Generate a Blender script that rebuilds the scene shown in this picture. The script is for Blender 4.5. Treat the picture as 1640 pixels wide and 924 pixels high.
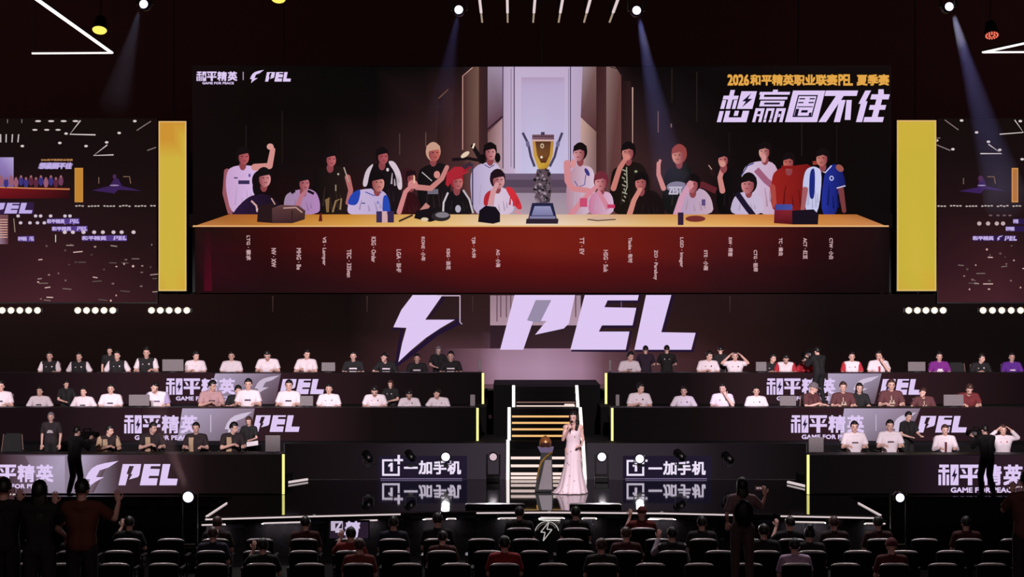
import bpy, bmesh, math, random
from mathutils import Vector, Matrix, Euler
from mathutils.geometry import tessellate_polygon
from mathutils.bvhtree import BVHTree
PI = math.pi
random.seed(7)
S = bpy.context.scene
COL = S.collection
for o in list(bpy.data.objects):
    bpy.data.objects.remove(o)

# ------------------------------------------------------------------ camera, world, lights, exposure
F = 3040.0                      # focal length in pixels of the 1640 px wide frame
CAMZ = 5.46
cam = bpy.data.cameras.new('camera'); cam.sensor_width = 36.0; cam.lens = F / 1640.0 * 36.0
cam.clip_end = 300
camo = bpy.data.objects.new('camera', cam); COL.objects.link(camo)
camo.location = (0, 0, CAMZ); camo.rotation_euler = (PI / 2, 0, 0)
S.camera = camo
S.view_settings.view_transform = 'Standard'
S.view_settings.look = 'None'
S.view_settings.exposure = 0.0
S.view_settings.gamma = 1.0
S.view_settings.use_curve_mapping = False
S.cycles.use_denoising = True
S.cycles.max_bounces = 6
S.cycles.volume_bounces = 0
S.cycles.sample_clamp_indirect = 4.0
w = bpy.data.worlds.new('hall_dark'); S.world = w; w.use_nodes = True
w.node_tree.nodes['Background'].inputs[0].default_value = (0.62, 0.36, 0.36, 1)
w.node_tree.nodes['Background'].inputs[1].default_value = 0.20


def aim(o, tgt):
    d = Vector(tgt) - o.location
    o.rotation_euler = d.to_track_quat('-Z', 'Y').to_euler()


def spot(name, loc, tgt, watts, deg, blend=0.5, col=(1, .93, .97), size=0.25):
    l = bpy.data.lights.new(name, 'SPOT'); l.energy = watts; l.spot_size = math.radians(deg)
    l.spot_blend = blend; l.color = col; l.shadow_soft_size = size
    o = bpy.data.objects.new(name, l); COL.objects.link(o); o.location = loc; aim(o, tgt)
    return o


KEY = 25000
hl = bpy.data.lights.new('added_audience_fill', 'AREA'); hl.shape = 'RECTANGLE'; hl.size = 16; hl.size_y = 1.5; hl.energy = 190; hl.color = (1, .78, .76)  # added soft fill so the audience's backs show, no fixture stands for it
ho = bpy.data.objects.new('added_audience_fill', hl); COL.objects.link(ho); ho.location = (0, 10, 12.5); aim(ho, (0, 30, 1))
for tx_ in (-8.5, -3, 3, 8.5):
    spot('added_audience_toplight', (tx_, 37.2, 11.2), (tx_, 32.2, .9), 1800, 66, .8, (1, .93, .95), .08)  # added spots without fixtures, to brighten chair rims and heads
for wx_ in (-17, 17):
    hl = bpy.data.lights.new('added_wall_fill', 'AREA'); hl.shape = 'RECTANGLE'; hl.size = 16; hl.size_y = .4; hl.energy = 230; hl.color = (1, .52, .50)  # added reddish fill lifts the upper wall in place of glowing haze
    ho = bpy.data.objects.new('added_wall_fill', hl); COL.objects.link(ho); ho.location = (wx_, 40, 13.2); aim(ho, (wx_ * 1.05, 55, 10.5))
for i, x in enumerate((-16, -11.5, -7, -3.2, 5.0, 8.6, 12.5, 17)):
    spot('front_truss_spot', (x * 0.75, 18, 12.6), (x, 46.8, 3.15), KEY, 17, 0.55, size=.15)
spot('front_truss_spot', (2.2, 20, 12.6), (1.35, 41.4, 1.95), 24000, 8.0, 0.5, size=.15)


# ------------------------------------------------------------------ helpers
def lin(c):
    return tuple(((v / 255.0) / 12.92 if v / 255.0 <= 0.04045 else ((v / 255.0 + 0.055) / 1.055) ** 2.4) for v in c)


def X(px, d): return (px - 820.0) / F * d
def Z(py, d): return CAMZ - (py - 462.0) / F * d
def P(px, py, d): return Vector((X(px, d), d, Z(py, d)))


MATS = {}


def mat(name, rgb=(128, 128, 128), rough=0.6, metal=0.0, emit=None, strength=1.0, var=0.12, scale=14.0, ior=1.5, spec=0.5, sample='AUTO'):
    if name in MATS: return MATS[name]
    m = bpy.data.materials.new(name); m.use_nodes = True
    nt = m.node_tree; b = nt.nodes['Principled BSDF']
    c = lin(rgb)
    b.inputs['Roughness'].default_value = rough
    b.inputs['Metallic'].default_value = metal
    b.inputs['IOR'].default_value = ior
    b.inputs['Specular IOR Level'].default_value = spec
    if emit is not None:
        b.inputs['Base Color'].default_value = (.02, .02, .02, 1)
        b.inputs['Emission Color'].default_value = (*lin(emit), 1)
        b.inputs['Emission Strength'].default_value = strength
        m.cycles.emission_sampling = sample
    elif var > 0:
        tc = nt.nodes.new('ShaderNodeTexCoord'); n = nt.nodes.new('ShaderNodeTexNoise'); n.inputs['Scale'].default_value = scale
        n.inputs['Detail'].default_value = 3
        mx = nt.nodes.new('ShaderNodeMix'); mx.data_type = 'RGBA'
        mx.inputs[6].default_value = (*[v * (1 - var) for v in c], 1)
        mx.inputs[7].default_value = (*[min(1, v * (1 + var)) for v in c], 1)
        nt.links.new(tc.outputs['Object'], n.inputs['Vector'])
        nt.links.new(n.outputs['Fac'], mx.inputs[0]); nt.links.new(mx.outputs[2], b.inputs['Base Color'])
    else:
        b.inputs['Base Color'].default_value = (*c, 1)
    MATS[name] = m
    return m


def obj(name, data, m=None, parent=None, loc=None, smooth=False):
    if isinstance(data, bmesh.types.BMesh):
        me = bpy.data.meshes.new(name); data.normal_update(); data.to_mesh(me); data.free()
    else:
        me = data
    if m is not None and len(me.materials) == 0:
        for k in (m if isinstance(m, (list, tuple)) else [m]): me.materials.append(k)
    if smooth: me.polygons.foreach_set('use_smooth', [True] * len(me.polygons))
    o = bpy.data.objects.new(name, me); COL.objects.link(o)
    if parent is not None: o.parent = parent
    if loc is not None: o.location = loc
    return o


def hang(o, t):
    """make o, built in world coordinates, a part of the unrotated thing t"""
    o.parent = t; o.location = Vector(o.location) - Vector(t.location)
    return o


def tag(o, label=None, cat=None, group=None, kind=None):
    if label: o['label'] = label
    if cat: o['category'] = cat
    if group: o['group'] = group
    if kind: o['kind'] = kind
    return o


def empty(name, loc=(0, 0, 0), rz=0.0, label=None, cat=None, group=None):
    o = bpy.data.objects.new(name, None); COL.objects.link(o); o.empty_display_size = 0.1
    o.location = loc; o.rotation_euler = (0, 0, rz)
    return tag(o, label, cat, group)


def copy_tree(o, parent=None):
    c = o.copy(); COL.objects.link(c)
    if parent is not None: c.parent = parent
    for ch in list(o.children): copy_tree(ch, c)
    return c


def BM(): return bmesh.new()


def box(bm, a, b, mi=0, bevel=0.0):
    x0, y0, z0 = a; x1, y1, z1 = b
    M = Matrix.Translation(((x0 + x1) / 2, (y0 + y1) / 2, (z0 + z1) / 2)) @ Matrix.Diagonal((abs(x1 - x0), abs(y1 - y0), abs(z1 - z0), 1))
    r = bmesh.ops.create_cube(bm, size=1.0, matrix=M)
    fs = {f for v in r['verts'] for f in v.link_faces}
    for f in fs: f.material_index = mi
    if bevel > 0:
        es = list({e for v in r['verts'] for e in v.link_edges})
        bmesh.ops.bevel(bm, geom=es, offset=bevel, segments=2, affect='EDGES', profile=0.5)
    return bm


def frame_to(a, b):
    a = Vector(a); b = Vector(b); d = b - a
    q = Vector((0, 0, 1)).rotation_difference(d.normalized()) if d.length > 1e-9 else Matrix.Identity(3).to_quaternion()
    return Matrix.Translation((a + b) / 2) @ q.to_matrix().to_4x4(), d.length


def cone(bm, a, b, ra, rb, seg=14, mi=0, cap=True):
    M, L = frame_to(a, b)
    r = bmesh.ops.create_cone(bm, cap_ends=cap, segments=seg, radius1=ra, radius2=rb, depth=L, matrix=M)
    for f in {f for v in r['verts'] for f in v.link_faces}: f.material_index = mi
    return bm


def ball(bm, c, r, sub=2, mi=0, R=None):
    if not hasattr(r, '__len__'): r = (r, r, r)
    M = Matrix.Translation(c) @ (R.to_4x4() if R is not None else Matrix.Identity(4)) @ Matrix.Diagonal((*r, 1))
    g = bmesh.ops.create_icosphere(bm, subdivisions=sub, radius=1.0, matrix=M)
    for f in {f for v in g['verts'] for f in v.link_faces}: f.material_index = mi
    return bm


def capsule(bm, a, b, ra, rb, mi=0, sub=2, seg=14):
    cone(bm, a, b, ra, rb, seg, mi); ball(bm, a, ra, sub, mi); ball(bm, b, rb, sub, mi)
    return bm


def bar(bm, a, b, wx, wy, mi=0, up=(0, 0, 1)):
    """a box beam from a to b with section wx by wy"""
    a = Vector(a); b = Vector(b); d = (b - a); L = d.length; d.normalize()
    s = d.cross(Vector(up));
    if s.length < 1e-4: s = d.cross(Vector((0, 1, 0)))
    s.normalize(); u = s.cross(d)
    M = Matrix((( s.x, d.x, u.x, (a.x + b.x) / 2), (s.y, d.y, u.y, (a.y + b.y) / 2), (s.z, d.z, u.z, (a.z + b.z) / 2), (0, 0, 0, 1)))
    r = bmesh.ops.create_cube(bm, size=1.0, matrix=M @ Matrix.Diagonal((wx, L, wy, 1)))
    for f in {f for v in r['verts'] for f in v.link_faces}: f.material_index = mi
    return bm


def remesh(bm, voxel, smooth=4):
    me = bpy.data.meshes.new('tmp'); bm.to_mesh(me); bm.free()
    o = bpy.data.objects.new('tmp', me); COL.objects.link(o)
    r = o.modifiers.new('r', 'REMESH'); r.mode = 'VOXEL'; r.voxel_size = voxel
    s = o.modifiers.new('s', 'SMOOTH'); s.factor = 0.5; s.iterations = smooth
    dg = bpy.context.evaluated_depsgraph_get()
    out = bpy.data.meshes.new_from_object(o.evaluated_get(dg))
    bpy.data.objects.remove(o); bpy.data.meshes.remove(me)
    out.polygons.foreach_set('use_smooth', [True] * len(out.polygons))
    return out


# ------------------------------------------------------------------ LED pictures: flat drawings on a screen's own plane
def picture_material(sample):
    m = bpy.data.materials.new('led_picture'); m.use_nodes = True; nt = m.node_tree; nt.nodes.clear()
    a = nt.nodes.new('ShaderNodeVertexColor'); a.layer_name = 'Col'
    e = nt.nodes.new('ShaderNodeEmission'); ou = nt.nodes.new('ShaderNodeOutputMaterial')
    nt.links.new(a.outputs[0], e.inputs[0]); nt.links.new(e.outputs[0], ou.inputs[0])
    m.cycles.emission_sampling = sample
    return m


PIC = picture_material('AUTO')
PICN = picture_material('NONE')
GLYPHS = {}


def glyphs(s):
    if s in GLYPHS: return GLYPHS[s]
    c = bpy.data.curves.new('lettering', 'FONT'); c.body = s; c.size = 1; c.resolution_u = 2
    o = bpy.data.objects.new('lettering', c); COL.objects.link(o)
    dg = bpy.context.evaluated_depsgraph_get()
    me = bpy.data.meshes.new_from_object(o.evaluated_get(dg))
    vs = [(v.co.x, v.co.y) for v in me.vertices]; fs = [tuple(p.vertices) for p in me.polygons]
    bpy.data.objects.remove(o); bpy.data.curves.remove(c); bpy.data.meshes.remove(me)
    x0 = min(v[0] for v in vs); x1 = max(v[0] for v in vs); y0 = min(v[1] for v in vs); y1 = max(v[1] for v in vs)
    g = ([((x - x0) / (x1 - x0), (y - y0) / (y1 - y0)) for x, y in vs], fs)
    GLYPHS[s] = g
    return g


class Canvas:
    """shapes drawn in photo pixels onto the plane y = d, each a hair in front of the last"""
    def __init__(self, d, step=0.0006):
        self.d = d; self.step = step; self.n = 0; self.v = []; self.f = []; self.c = []

    def _y(self):
        self.n += 1
        return self.d - self.n * self.step

    def raw(self, pts, faces, cols):
        y = self._y(); b = len(self.v)
        for (px, py) in pts: self.v.append((X(px, self.d), y, Z(py, self.d)))
        for f in faces:
            self.f.append(tuple(b + i for i in f)); self.c.append([cols[i] for i in f])

    def poly(self, pts, col, cols=None):
        t = tessellate_polygon([[Vector((p[0], p[1], 0)) for p in pts]])
        cs = [lin(c) for c in cols] if cols else [lin(col)] * len(pts)
        self.raw(pts, t, cs)

    def rect(self, x0, y0, x1, y1, col, c2=None, c3=None, c4=None):
        """corner colours: top left, top right, bottom right, bottom left"""
        c2 = c2 or col; c3 = c3 or c2; c4 = c4 or col
        self.raw([(x0, y0), (x1, y0), (x1, y1), (x0, y1)], [(0, 1, 2, 3)], [lin(c) for c in (col, c2, c3, c4)])

    def grid(self, xs, ys, cols):
        """cols[j][i] at (xs[i], ys[j])"""
        pts = [(x, y) for y in ys for x in xs]; n = len(xs)
        fs = [(j * n + i, j * n + i + 1, (j + 1) * n + i + 1, (j + 1) * n + i) for j in range(len(ys) - 1) for i in range(n - 1)]
        self.raw(pts, fs, [lin(c) for r in cols for c in r])

    def ell(self, cx, cy, rx, ry, col, rot=0.0, n=22, c2=None):
        cs, sn = math.cos(rot), math.sin(rot); pts = []; cl = []
        for k in range(n):
            a = 2 * PI * k / n; u = rx * math.cos(a); v = ry * math.sin(a)
            pts.append((cx + u * cs - v * sn, cy + u * sn + v * cs))
            t = 0.5 + 0.5 * math.cos(a)
            cl.append(tuple(col[i] * (1 - t) + (c2 or col)[i] * t for i in range(3)))
        self.raw(pts, [tuple(range(n))], [lin(c) for c in cl])

    def stroke(self, pts, w, col, w2=None):
        w2 = w if w2 is None else w2
        n = len(pts)
        L = []; R = []
        for i, p in enumerate(pts):
            a = pts[max(0, i - 1)]; b = pts[min(n - 1, i + 1)]
            dx, dy = b[0] - a[0], b[1] - a[1]; l = math.hypot(dx, dy) or 1
            h = (w + (w2 - w) * i / max(1, n - 1)) / 2
            L.append((p[0] - dy / l * h, p[1] + dx / l * h)); R.append((p[0] + dy / l * h, p[1] - dx / l * h))
        pts2 = L + R
        self.raw(pts2, [(i, i + 1, n + i + 1, n + i) for i in range(n - 1)], [lin(col)] * (2 * n))

    def text(self, s, x0, y0, x1, y1, col, bold=0.0, shear=0.0, down=False):
        vs, fs = glyphs(s); cl = [lin(col)] * len(vs)
        w, h = x1 - x0, y1 - y0
        sh = [(0, 0)] if bold == 0 else [(0, 0), (bold, bold), (-bold, bold), (bold, -bold), (-bold, -bold)]
        for dx, dy in sh:
            if down:
                pts = [(x0 + v * w + dx, y0 + u * h + dy) for u, v in vs]
            else:
                pts = [(x0 + bold + u * (w - 2 * bold - shear) + v * shear + dx, y1 - bold - v * (h - 2 * bold) + dy) for u, v in vs]
            self.raw(pts, fs, cl)

    def build(self, name, parent=None, m=None):
        me = bpy.data.meshes.new(name); me.from_pydata(self.v, [], self.f)
        at = me.color_attributes.new('Col', 'FLOAT_COLOR', 'CORNER')
        flat = []
        for p, cs in zip(me.polygons, self.c):
            for c in cs: flat.extend((*c, 1.0))
        at.data.foreach_set('color', flat)
        me.materials.append(m or PIC)
        o = bpy.data.objects.new(name, me); COL.objects.link(o)
        if parent is not None: hang(o, parent)
        return o


LIL = (222, 200, 242)
BOLT = [(1, 0), (.6, .08), (.36, .16), (.2, .28), (.09, .45), (0, .68), (.14, .70), (.08, 1), (.3, .8), (.56, .62), (.32, .62), (.43, .36), (.7, .25)]
BIGB = [(661, 472.5), (708.7, 472.5), (681, 512), (728.4, 512), (706, 525), (682, 541), (658, 561), (638, 580), (644, 550), (651, 525), (630, 524), (643, 496)]
BIGP = [(824, 472.5), (921, 472.5), (911, 518), (903, 526), (857, 536), (875, 514), (866, 514), (883, 480.5), (858, 480.5), (844, 513), (853.5, 515), (838, 560), (801, 560)]
BIGE = [(936.5, 472.5), (1023, 472.5), (1021, 481), (973, 481), (968, 492), (1019, 493), (1013, 521), (964, 521), (959, 531), (1008, 531), (1002, 560), (913.5, 560)]
BIGL = [(1034.6, 472.5), (1075, 472.5), (1059, 532), (1114, 533), (1107, 560), (1016, 560)]


def pel(c, x0, y0, x1, y1, col=LIL):
    for g in (BIGP, BIGE, BIGL):
        c.poly([(x0 + (x - 801) / 313.0 * (x1 - x0), y0 + (y - 472.5) / 87.5 * (y1 - y0)) for x, y in g], col)


def bolt(c, x0, y0, x1, y1, col=LIL):
    c.poly([(x0 + u * (x1 - x0), y0 + v * (y1 - y0)) for u, v in BOLT], col)


def title(c, x0, y0, x1, y1, col=LIL, dark=(34, 24, 52), sub=True):
    """four heavy characters and the small English line below them"""
    w = (x1 - x0); g = w / 4.0; h = y1 - y0; q = g * .93
    def r(k, a, b, e, f, cc=col):
        ox = x0 + k * g
        c.poly([(ox + a * q, y1 - b * h), (ox + e * q, y1 - b * h), (ox + e * q, y1 - f * h), (ox + a * q, y1 - f * h)], cc)
    r(0, .04, .86, .52, 1.0); r(0, 0, .62, .54, .76); r(0, .2, 0, .34, .95); r(0, 0, 0, .13, .52); r(0, .4, 0, .53, .52)
    r(0, .6, 0, 1, 1)
    ox = x0
    c.poly([(ox + u * q, y1 - v * h) for u, v in ((.86, .86), (.66, .42), (.78, .42), (.72, .12), (.94, .56), (.82, .56))], dark)
    r(1, 0, .84, 1, 1); r(1, 0, .34, 1, .5); r(1, .39, 0, .61, 1)
    for s in (0, 1):
        pts = ((.06, .78), (.2, .78), (.32, .56), (.18, .56)) if s == 0 else ((.94, .78), (.8, .78), (.68, .56), (.82, .56))
        c.poly([(x0 + g + u * q, y1 - v * h) for u, v in pts], col)
    c.text('\u7cbe', x0 + 2 * g, y0, x0 + 2 * g + q, y1, col, bold=g * .028)
    c.text('\u82f1', x0 + 3 * g, y0, x0 + 3 * g + q, y1, col, bold=g * .034)
    if sub:
        c.text('GAME FOR PEACE', x0 + w * .14, y1 + h * .10, x0 + w * .90, y1 + h * .36, col, bold=h * .012)


# ------------------------------------------------------------------ materials
M_FLOOR = mat('hall_floor_carpet', (9, 6, 7), 0.95, spec=.1)
M_WALL = mat('black_drape_wall', (66, 38, 38), 0.95, scale=3)
M_CEIL = mat('black_ceiling', (52, 32, 32), 0.95, scale=3)
M_STAGE = mat('gloss_black_stage', (14, 12, 15), 0.035, ior=2.3, spec=0.8, var=.2, scale=3)
M_RISER = mat('matte_black_riser', (12, 9, 11), 0.85, spec=.12)
M_BLACK = mat('black_plastic', (15, 12, 14), 0.5, spec=.3)
M_BLACKM = mat('black_metal', (14, 12, 14), 0.4, metal=.6)
M_GREY = mat('grey_plastic', (112, 100, 104), 0.5)
M_WSTRIP = mat('white_led_strip', (240, 235, 235), 0.4, emit=(255, 244, 240), strength=1.6)
M_WSTRIP2 = mat('soft_white_led_strip', (240, 235, 235), 0.4, emit=(228, 210, 212), strength=.9, sample='NONE')
M_PSTRIP = mat('pinkish_led_strip', (240, 220, 215), 0.4, emit=(255, 226, 218), strength=1.0, sample='NONE')
M_GSTRIP = mat('golden_led_strip', (240, 200, 130), 0.4, emit=(246, 190, 118), strength=1.0, sample='NONE')
M_DSTRIP = mat('dim_led_strip', (120, 90, 80), 0.4, emit=(120, 84, 74), strength=1.0, sample='NONE')
M_YSTRIP = mat('yellow_neon_strip', (240, 235, 120), 0.4, emit=(243, 238, 138), strength=1.25, sample='NONE')
M_WARM = mat('warm_lamp_lens', (255, 240, 220), 0.3, emit=(255, 236, 218), strength=1.08, sample='NONE')
M_COOL = mat('cool_lamp_lens', (240, 240, 255), 0.3, emit=(240, 236, 255), strength=1.3, sample='NONE')
M_YLAMP = mat('yellow_lamp_lens', (255, 225, 110), 0.3, emit=(255, 228, 100), strength=1.2, sample='NONE')
M_RLAMP = mat('red_lamp_diode', (255, 120, 100), 0.3, emit=(255, 120, 96), strength=1.1, sample='NONE')

# ------------------------------------------------------------------ the hall
bm = BM(); box(bm, (-27, -3, -.2), (27, 57, 0)); tag(obj('floor', bm, M_FLOOR), kind='structure')
bm = BM(); box(bm, (-27, 55, 0), (27, 55.3, 14.2)); tag(obj('wall_back', bm, M_WALL), kind='structure')
bm = BM(); box(bm, (-27.3, -3, 0), (-27, 55.3, 14.2)); tag(obj('wall_left', bm, M_WALL), kind='structure')
bm = BM(); box(bm, (27, -3, 0), (27.3, 55.3, 14.2)); tag(obj('wall_right', bm, M_WALL), kind='structure')
bm = BM(); box(bm, (-27, -3, 14), (27, 55, 14.2)); tag(obj('ceiling', bm, M_CEIL), kind='structure')
bm = BM(); box(bm, (-26, 24.2, 0.001), (26, 30.5, .75)); tag(obj('floor_tier', bm, M_FLOOR), kind='structure')
bm = BM(); box(bm, (-26, 12, 0.001), (26, 24.1, 1.5)); tag(obj('floor_tier_upper', bm, M_FLOOR), kind='structure')

# stage: a thrust with a shallow bowed front, wings behind it
FR = [(-5.97, 37.05), (-3.9, 37.55), (-1.5, 38.05), (.75, 38.2), (3.0, 38.05), (5.2, 37.6), (7.24, 37.25)]


def prism(pts, z0, z1, mi=0):
    bm = BM()
    t = [bm.verts.new((x, y, z1)) for x, y in pts]; b = [bm.verts.new((x, y, z0)) for x, y in pts]
    n = len(pts)
    bm.faces.new(t); bm.faces.new(b[::-1])
    for i in range(n): bm.faces.new((t[i], b[i], b[(i + 1) % n], t[(i + 1) % n]))
    bmesh.ops.recalc_face_normals(bm, faces=bm.faces)
    return bm


stage_pts = FR + [(7.24, 40.7), (25, 40.7), (25, 52.9), (-25, 52.9), (-25, 40.7), (-5.97, 40.7)]
tag(obj('stage_floor', prism(stage_pts, 0.001, 1.0), M_STAGE), kind='structure')
XL = X(440, 44.4)
STL, STR = X(812, 44.4), X(938, 44.4)
SC = (STL + STR) / 2
# risers either side of the stairs
for s, nm in ((-1, 'left'), (1, 'right')):
    xin = STL - .03 if s < 0 else STR + .03
    a, b = sorted((xin, s * 25))
    bm = BM(); box(bm, (a, 44.4, 1.001), (b, 47.6, 1.8)); tag(obj('riser_floor_' + nm, bm, M_RISER), kind='structure')
    xin2 = X(779, 47.7) if s < 0 else X(962, 47.7)
    a, b = sorted((xin2, s * 25))
    bm = BM(); box(bm, (a, 47.61, 1.001), (b, 52.3, 2.48)); tag(obj('upper_riser_floor_' + nm, bm, M_RISER), kind='structure')
    # low podium under the front row
    a, b = sorted((X(449, 41.8) if s < 0 else X(1300, 41.8), s * 25))
    bm = BM(); box(bm, (a, 41.75, 1.001), (b, 44.1, 1.2)); tag(obj('podium_floor_' + nm, bm, M_RISER), kind='structure')
bm = BM(); box(bm, (X(790, 49), 49.25, 1.001), (X(962, 49), 52.3, 2.96))
tag(obj('landing_floor', bm, M_RISER), kind='structure')

# ------------------------------------------------------------------ upper screen
DU = 51.4
scr = empty('led_screen', (X(867, DU), DU, Z(467, DU)), 0, 'huge upper LED screen showing a team portrait behind a long table', 'screen')
bm = BM(); a = P(308, 105, DU); b = P(1427, 468.5, DU); box(bm, (a.x, DU + .01, b.z), (b.x, DU + .35, a.z))
hang(obj('screen_housing', bm, M_BLACK), scr)
for x in (-7, 0, 7):
    bm = BM(); cone(bm, (x + scr.location.x, DU + .2, Z(105, DU)), (x + scr.location.x, DU + .2, 13.999), .02, .02, 8); hang(obj('suspension_cable', bm, M_BLACKM), scr)
c = Canvas(DU)
# room behind the team
c.grid([310, 400, 520, 600, 680, 740, 868, 955, 1010, 1090, 1180, 1300, 1425], [107, 180, 260, 345, 366],
       [[(20, 11, 12), (16, 10, 9), (11, 9, 8), (9, 8, 8), (12, 9, 9), (26, 17, 17), (80, 70, 80), (40, 24, 26), (16, 9, 10), (13, 9, 10), (15, 10, 11), (20, 13, 13), (19, 12, 13)],
        [(19, 11, 11), (14, 9, 8), (12, 9, 8), (14, 9, 10), (38, 22, 24), (56, 32, 34), (80, 70, 80), (70, 40, 42), (38, 24, 26), (22, 16, 18), (15, 10, 10), (16, 10, 10), (17, 11, 11)],
        [(18, 11, 11), (17, 11, 11), (22, 14, 14), (36, 22, 24), (58, 34, 36), (70, 42, 44), (80, 70, 80), (80, 50, 50), (58, 34, 36), (40, 25, 27), (20, 13, 13), (16, 10, 10), (15, 10, 11)],
        [(19, 11, 11), (20, 11, 12), (34, 14, 17), (48, 20, 25), (62, 30, 34), (78, 44, 48), (110, 95, 110), (86, 54, 56), (66, 36, 38), (46, 22, 26), (24, 12, 13), (18, 10, 10), (14, 10, 11)],
        [(19, 11, 11), (20, 11, 12), (34, 14, 17), (48, 20, 25), (62, 30, 34), (78, 44, 48), (110, 95, 110), (86, 54, 56), (66, 36, 38), (46, 22, 26), (24, 12, 13), (18, 10, 10), (14, 10, 11)]])
for x, y0, y1, v in ((394, 200, 262, 34), (452, 178, 262, 32), (547, 210, 260, 26), (640, 214, 248, 80), (682, 212, 235, 92), (723, 212, 238, 110), (763, 212, 240, 112),
                     (995, 140, 175, 88), (1054, 178, 212, 120), (1075, 198, 204, 150), (1076, 110, 165, 40), (1116, 115, 195, 40), (1168, 212, 260, 30), (1284, 180, 250, 38), (1340, 200, 260, 28)):
    c.stroke([(x, y0), (x, y1)], 1.6, (v, int(v * .75), int(v * .7)))
# pillars left and right of the bright doorway
c.grid([699, 726], [146, 345], [[(30, 18, 18), (52, 32, 32)], [(62, 34, 36), (80, 46, 48)]])
c.stroke([(702, 158), (718, 143)], 1.4, (122, 86, 68)); c.stroke([(699, 250), (700, 160)], 1, (60, 38, 36))
c.poly([(741, 120), (757, 107), (767, 107), (767, 345), (741, 345)], 0, [(70, 40, 40), (88, 56, 50), (112, 84, 74), (104, 62, 62), (74, 40, 42)])
c.stroke([(741, 240), (741, 122), (757, 108)], 1.4, (196, 150, 140))
c.grid([767, 781], [107, 345], [[(60, 34, 34), (48, 30, 34)], [(70, 40, 42), (58, 36, 40)]])
c.poly([(781, 107), (806, 107), (806, 188), (781, 213)], 0, [(150, 132, 152), (160, 140, 165), (96, 62, 76), (92, 54, 64)])
c.poly([(781, 213), (806, 188), (806, 345), (781, 345)], 0, [(120, 84, 84), (176, 140, 146), (182, 158, 170), (150, 120, 126)])
c.stroke([(781, 207), (808, 184)], 2, (30, 20, 30))
c.rect(806, 107, 826, 285, (178, 158, 186), (190, 170, 200), (196, 176, 204), (188, 164, 188))
c.rect(825, 107, 913, 285, (192, 172, 202), (190, 170, 200), (196, 188, 220), (200, 190, 220))
c.grid([835, 868, 904], [124, 137, 280], [[(176, 152, 184)] * 3, [(184, 166, 200)] * 3, [(196, 188, 222), (200, 196, 228), (196, 188, 222)]])
c.rect(913, 107, 933, 285, (186, 166, 198), (180, 160, 190), (184, 164, 190), (188, 168, 198))
for x in (805.5, 823.5, 913.5): c.stroke([(x, 107), (x, 270)], 1.6, (70, 56, 84))
c.rect(818, 110, 819, 268, (120, 104, 134)); c.rect(910, 110, 911, 268, (140, 120, 150))
c.poly([(933, 107), (955, 107), (955, 208), (930, 188)], 0, [(152, 130, 138), (120, 90, 88), (84, 48, 50), (104, 70, 76)])
c.poly([(930, 188), (958, 214), (958, 345), (930, 345)], 0, [(196, 160, 150), (120, 86, 78), (120, 84, 84), (170, 140, 150)])
c.rect(955, 107, 971, 345, (56, 30, 32), (66, 38, 40), (90, 54, 54), (70, 40, 42))
c.poly([(971, 107), (985, 107), (995, 120), (995, 345), (971, 345)], 0, [(132, 106, 104), (120, 92, 88), (96, 60, 58), (98, 60, 60), (90, 54, 56)])
c.stroke([(978, 108), (988, 110), (996, 122)], 1.4, (40, 26, 28))
c.rect(995, 130, 1010, 345, (34, 18, 20), (44, 26, 28), (60, 36, 38), (60, 36, 38))
c.stroke([(1013, 140), (1013, 245)], 2, (196, 158, 146), 1)
# far sill and pale floor between the two halves of the team
c.rect(802, 278, 936, 309, (112, 92, 118), (104, 86, 110), (96, 78, 94), (104, 84, 98))
c.rect(802, 288, 936, 300, (86, 68, 88)); c.rect(802, 309, 936, 347, (158, 140, 160), (150, 132, 152), (168, 148, 158), (178, 158, 168))
# people of the portrait
SK = (190, 118, 118); SKD = (138, 66, 72); BK = (22, 15, 18)


def head(x, y, hair=BK, sk=SK, look=1, r=11.5, sk2=SKD):
    c.ell(x, y + 16, 5.5, 8, sk2)
    c.ell(x, y, r * .95, r * 1.22, hair)
    c.ell(x + look * 1.8, y + 3.6, r * .72, r * .98, sk2 if look > 0 else sk, c2=sk if look > 0 else sk2)
    c.poly([(x - r * .95, y + 1), (x - r * .85, y - 9), (x, y - r * 1.25), (x + r * .85, y - 9), (x + r * .95, y + 1), (x + look * 5 + r * .3, y - 3.5), (x + look * 2, y - 2.5), (x - r * .5 + look * 2, y - 1)], hair)
    for s in (-1, 1): c.ell(x + look * 3 + s * 3.6, y + 1.6, 1.7, .8, (50, 24, 32), n=8)
    c.stroke([(x + look * 3.2 - 2, y + 9), (x + look * 3.2 + 2.4, y + 9)], 1.2, (120, 44, 58))


def rounded(pts, n=2):
    for _ in range(n):
        q = []
        for i in range(len(pts)):
            a, b = pts[i], pts[(i + 1) % len(pts)]
            q += [(a[0] * .78 + b[0] * .22, a[1] * .78 + b[1] * .22), (a[0] * .22 + b[0] * .78, a[1] * .22 + b[1] * .78)]
        pts = q
    return pts


def body(pts, col, c2=None):
    raw = pts; pts = rounded(pts)
    _body(pts, col, c2)
    x0 = min(p[0] for p in raw); x1 = max(p[0] for p in raw); y0 = min(p[1] for p in raw); y1 = max(p[1] for p in raw)
    if x1 - x0 > 24:
        k = .86 if sum(col) > 200 else 1.35
        f = tuple(min(255, v * k) for v in (c2 or col)); m = (x0 + x1) / 2; h = y1 - y0
        for u, v, du, dv in ((-.16, .42, -.05, .38), (.12, .50, .06, .34), (-.02, .62, .03, .24), (.24, .55, .02, .2)):
            c.stroke([(m + u * (x1 - x0), y0 + v * h), (m + (u + du * .6) * (x1 - x0), y0 + (v + dv * .5) * h), (m + (u + du) * (x1 - x0), y0 + (v + dv) * h)], 1.2, f, 3.0)


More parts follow.
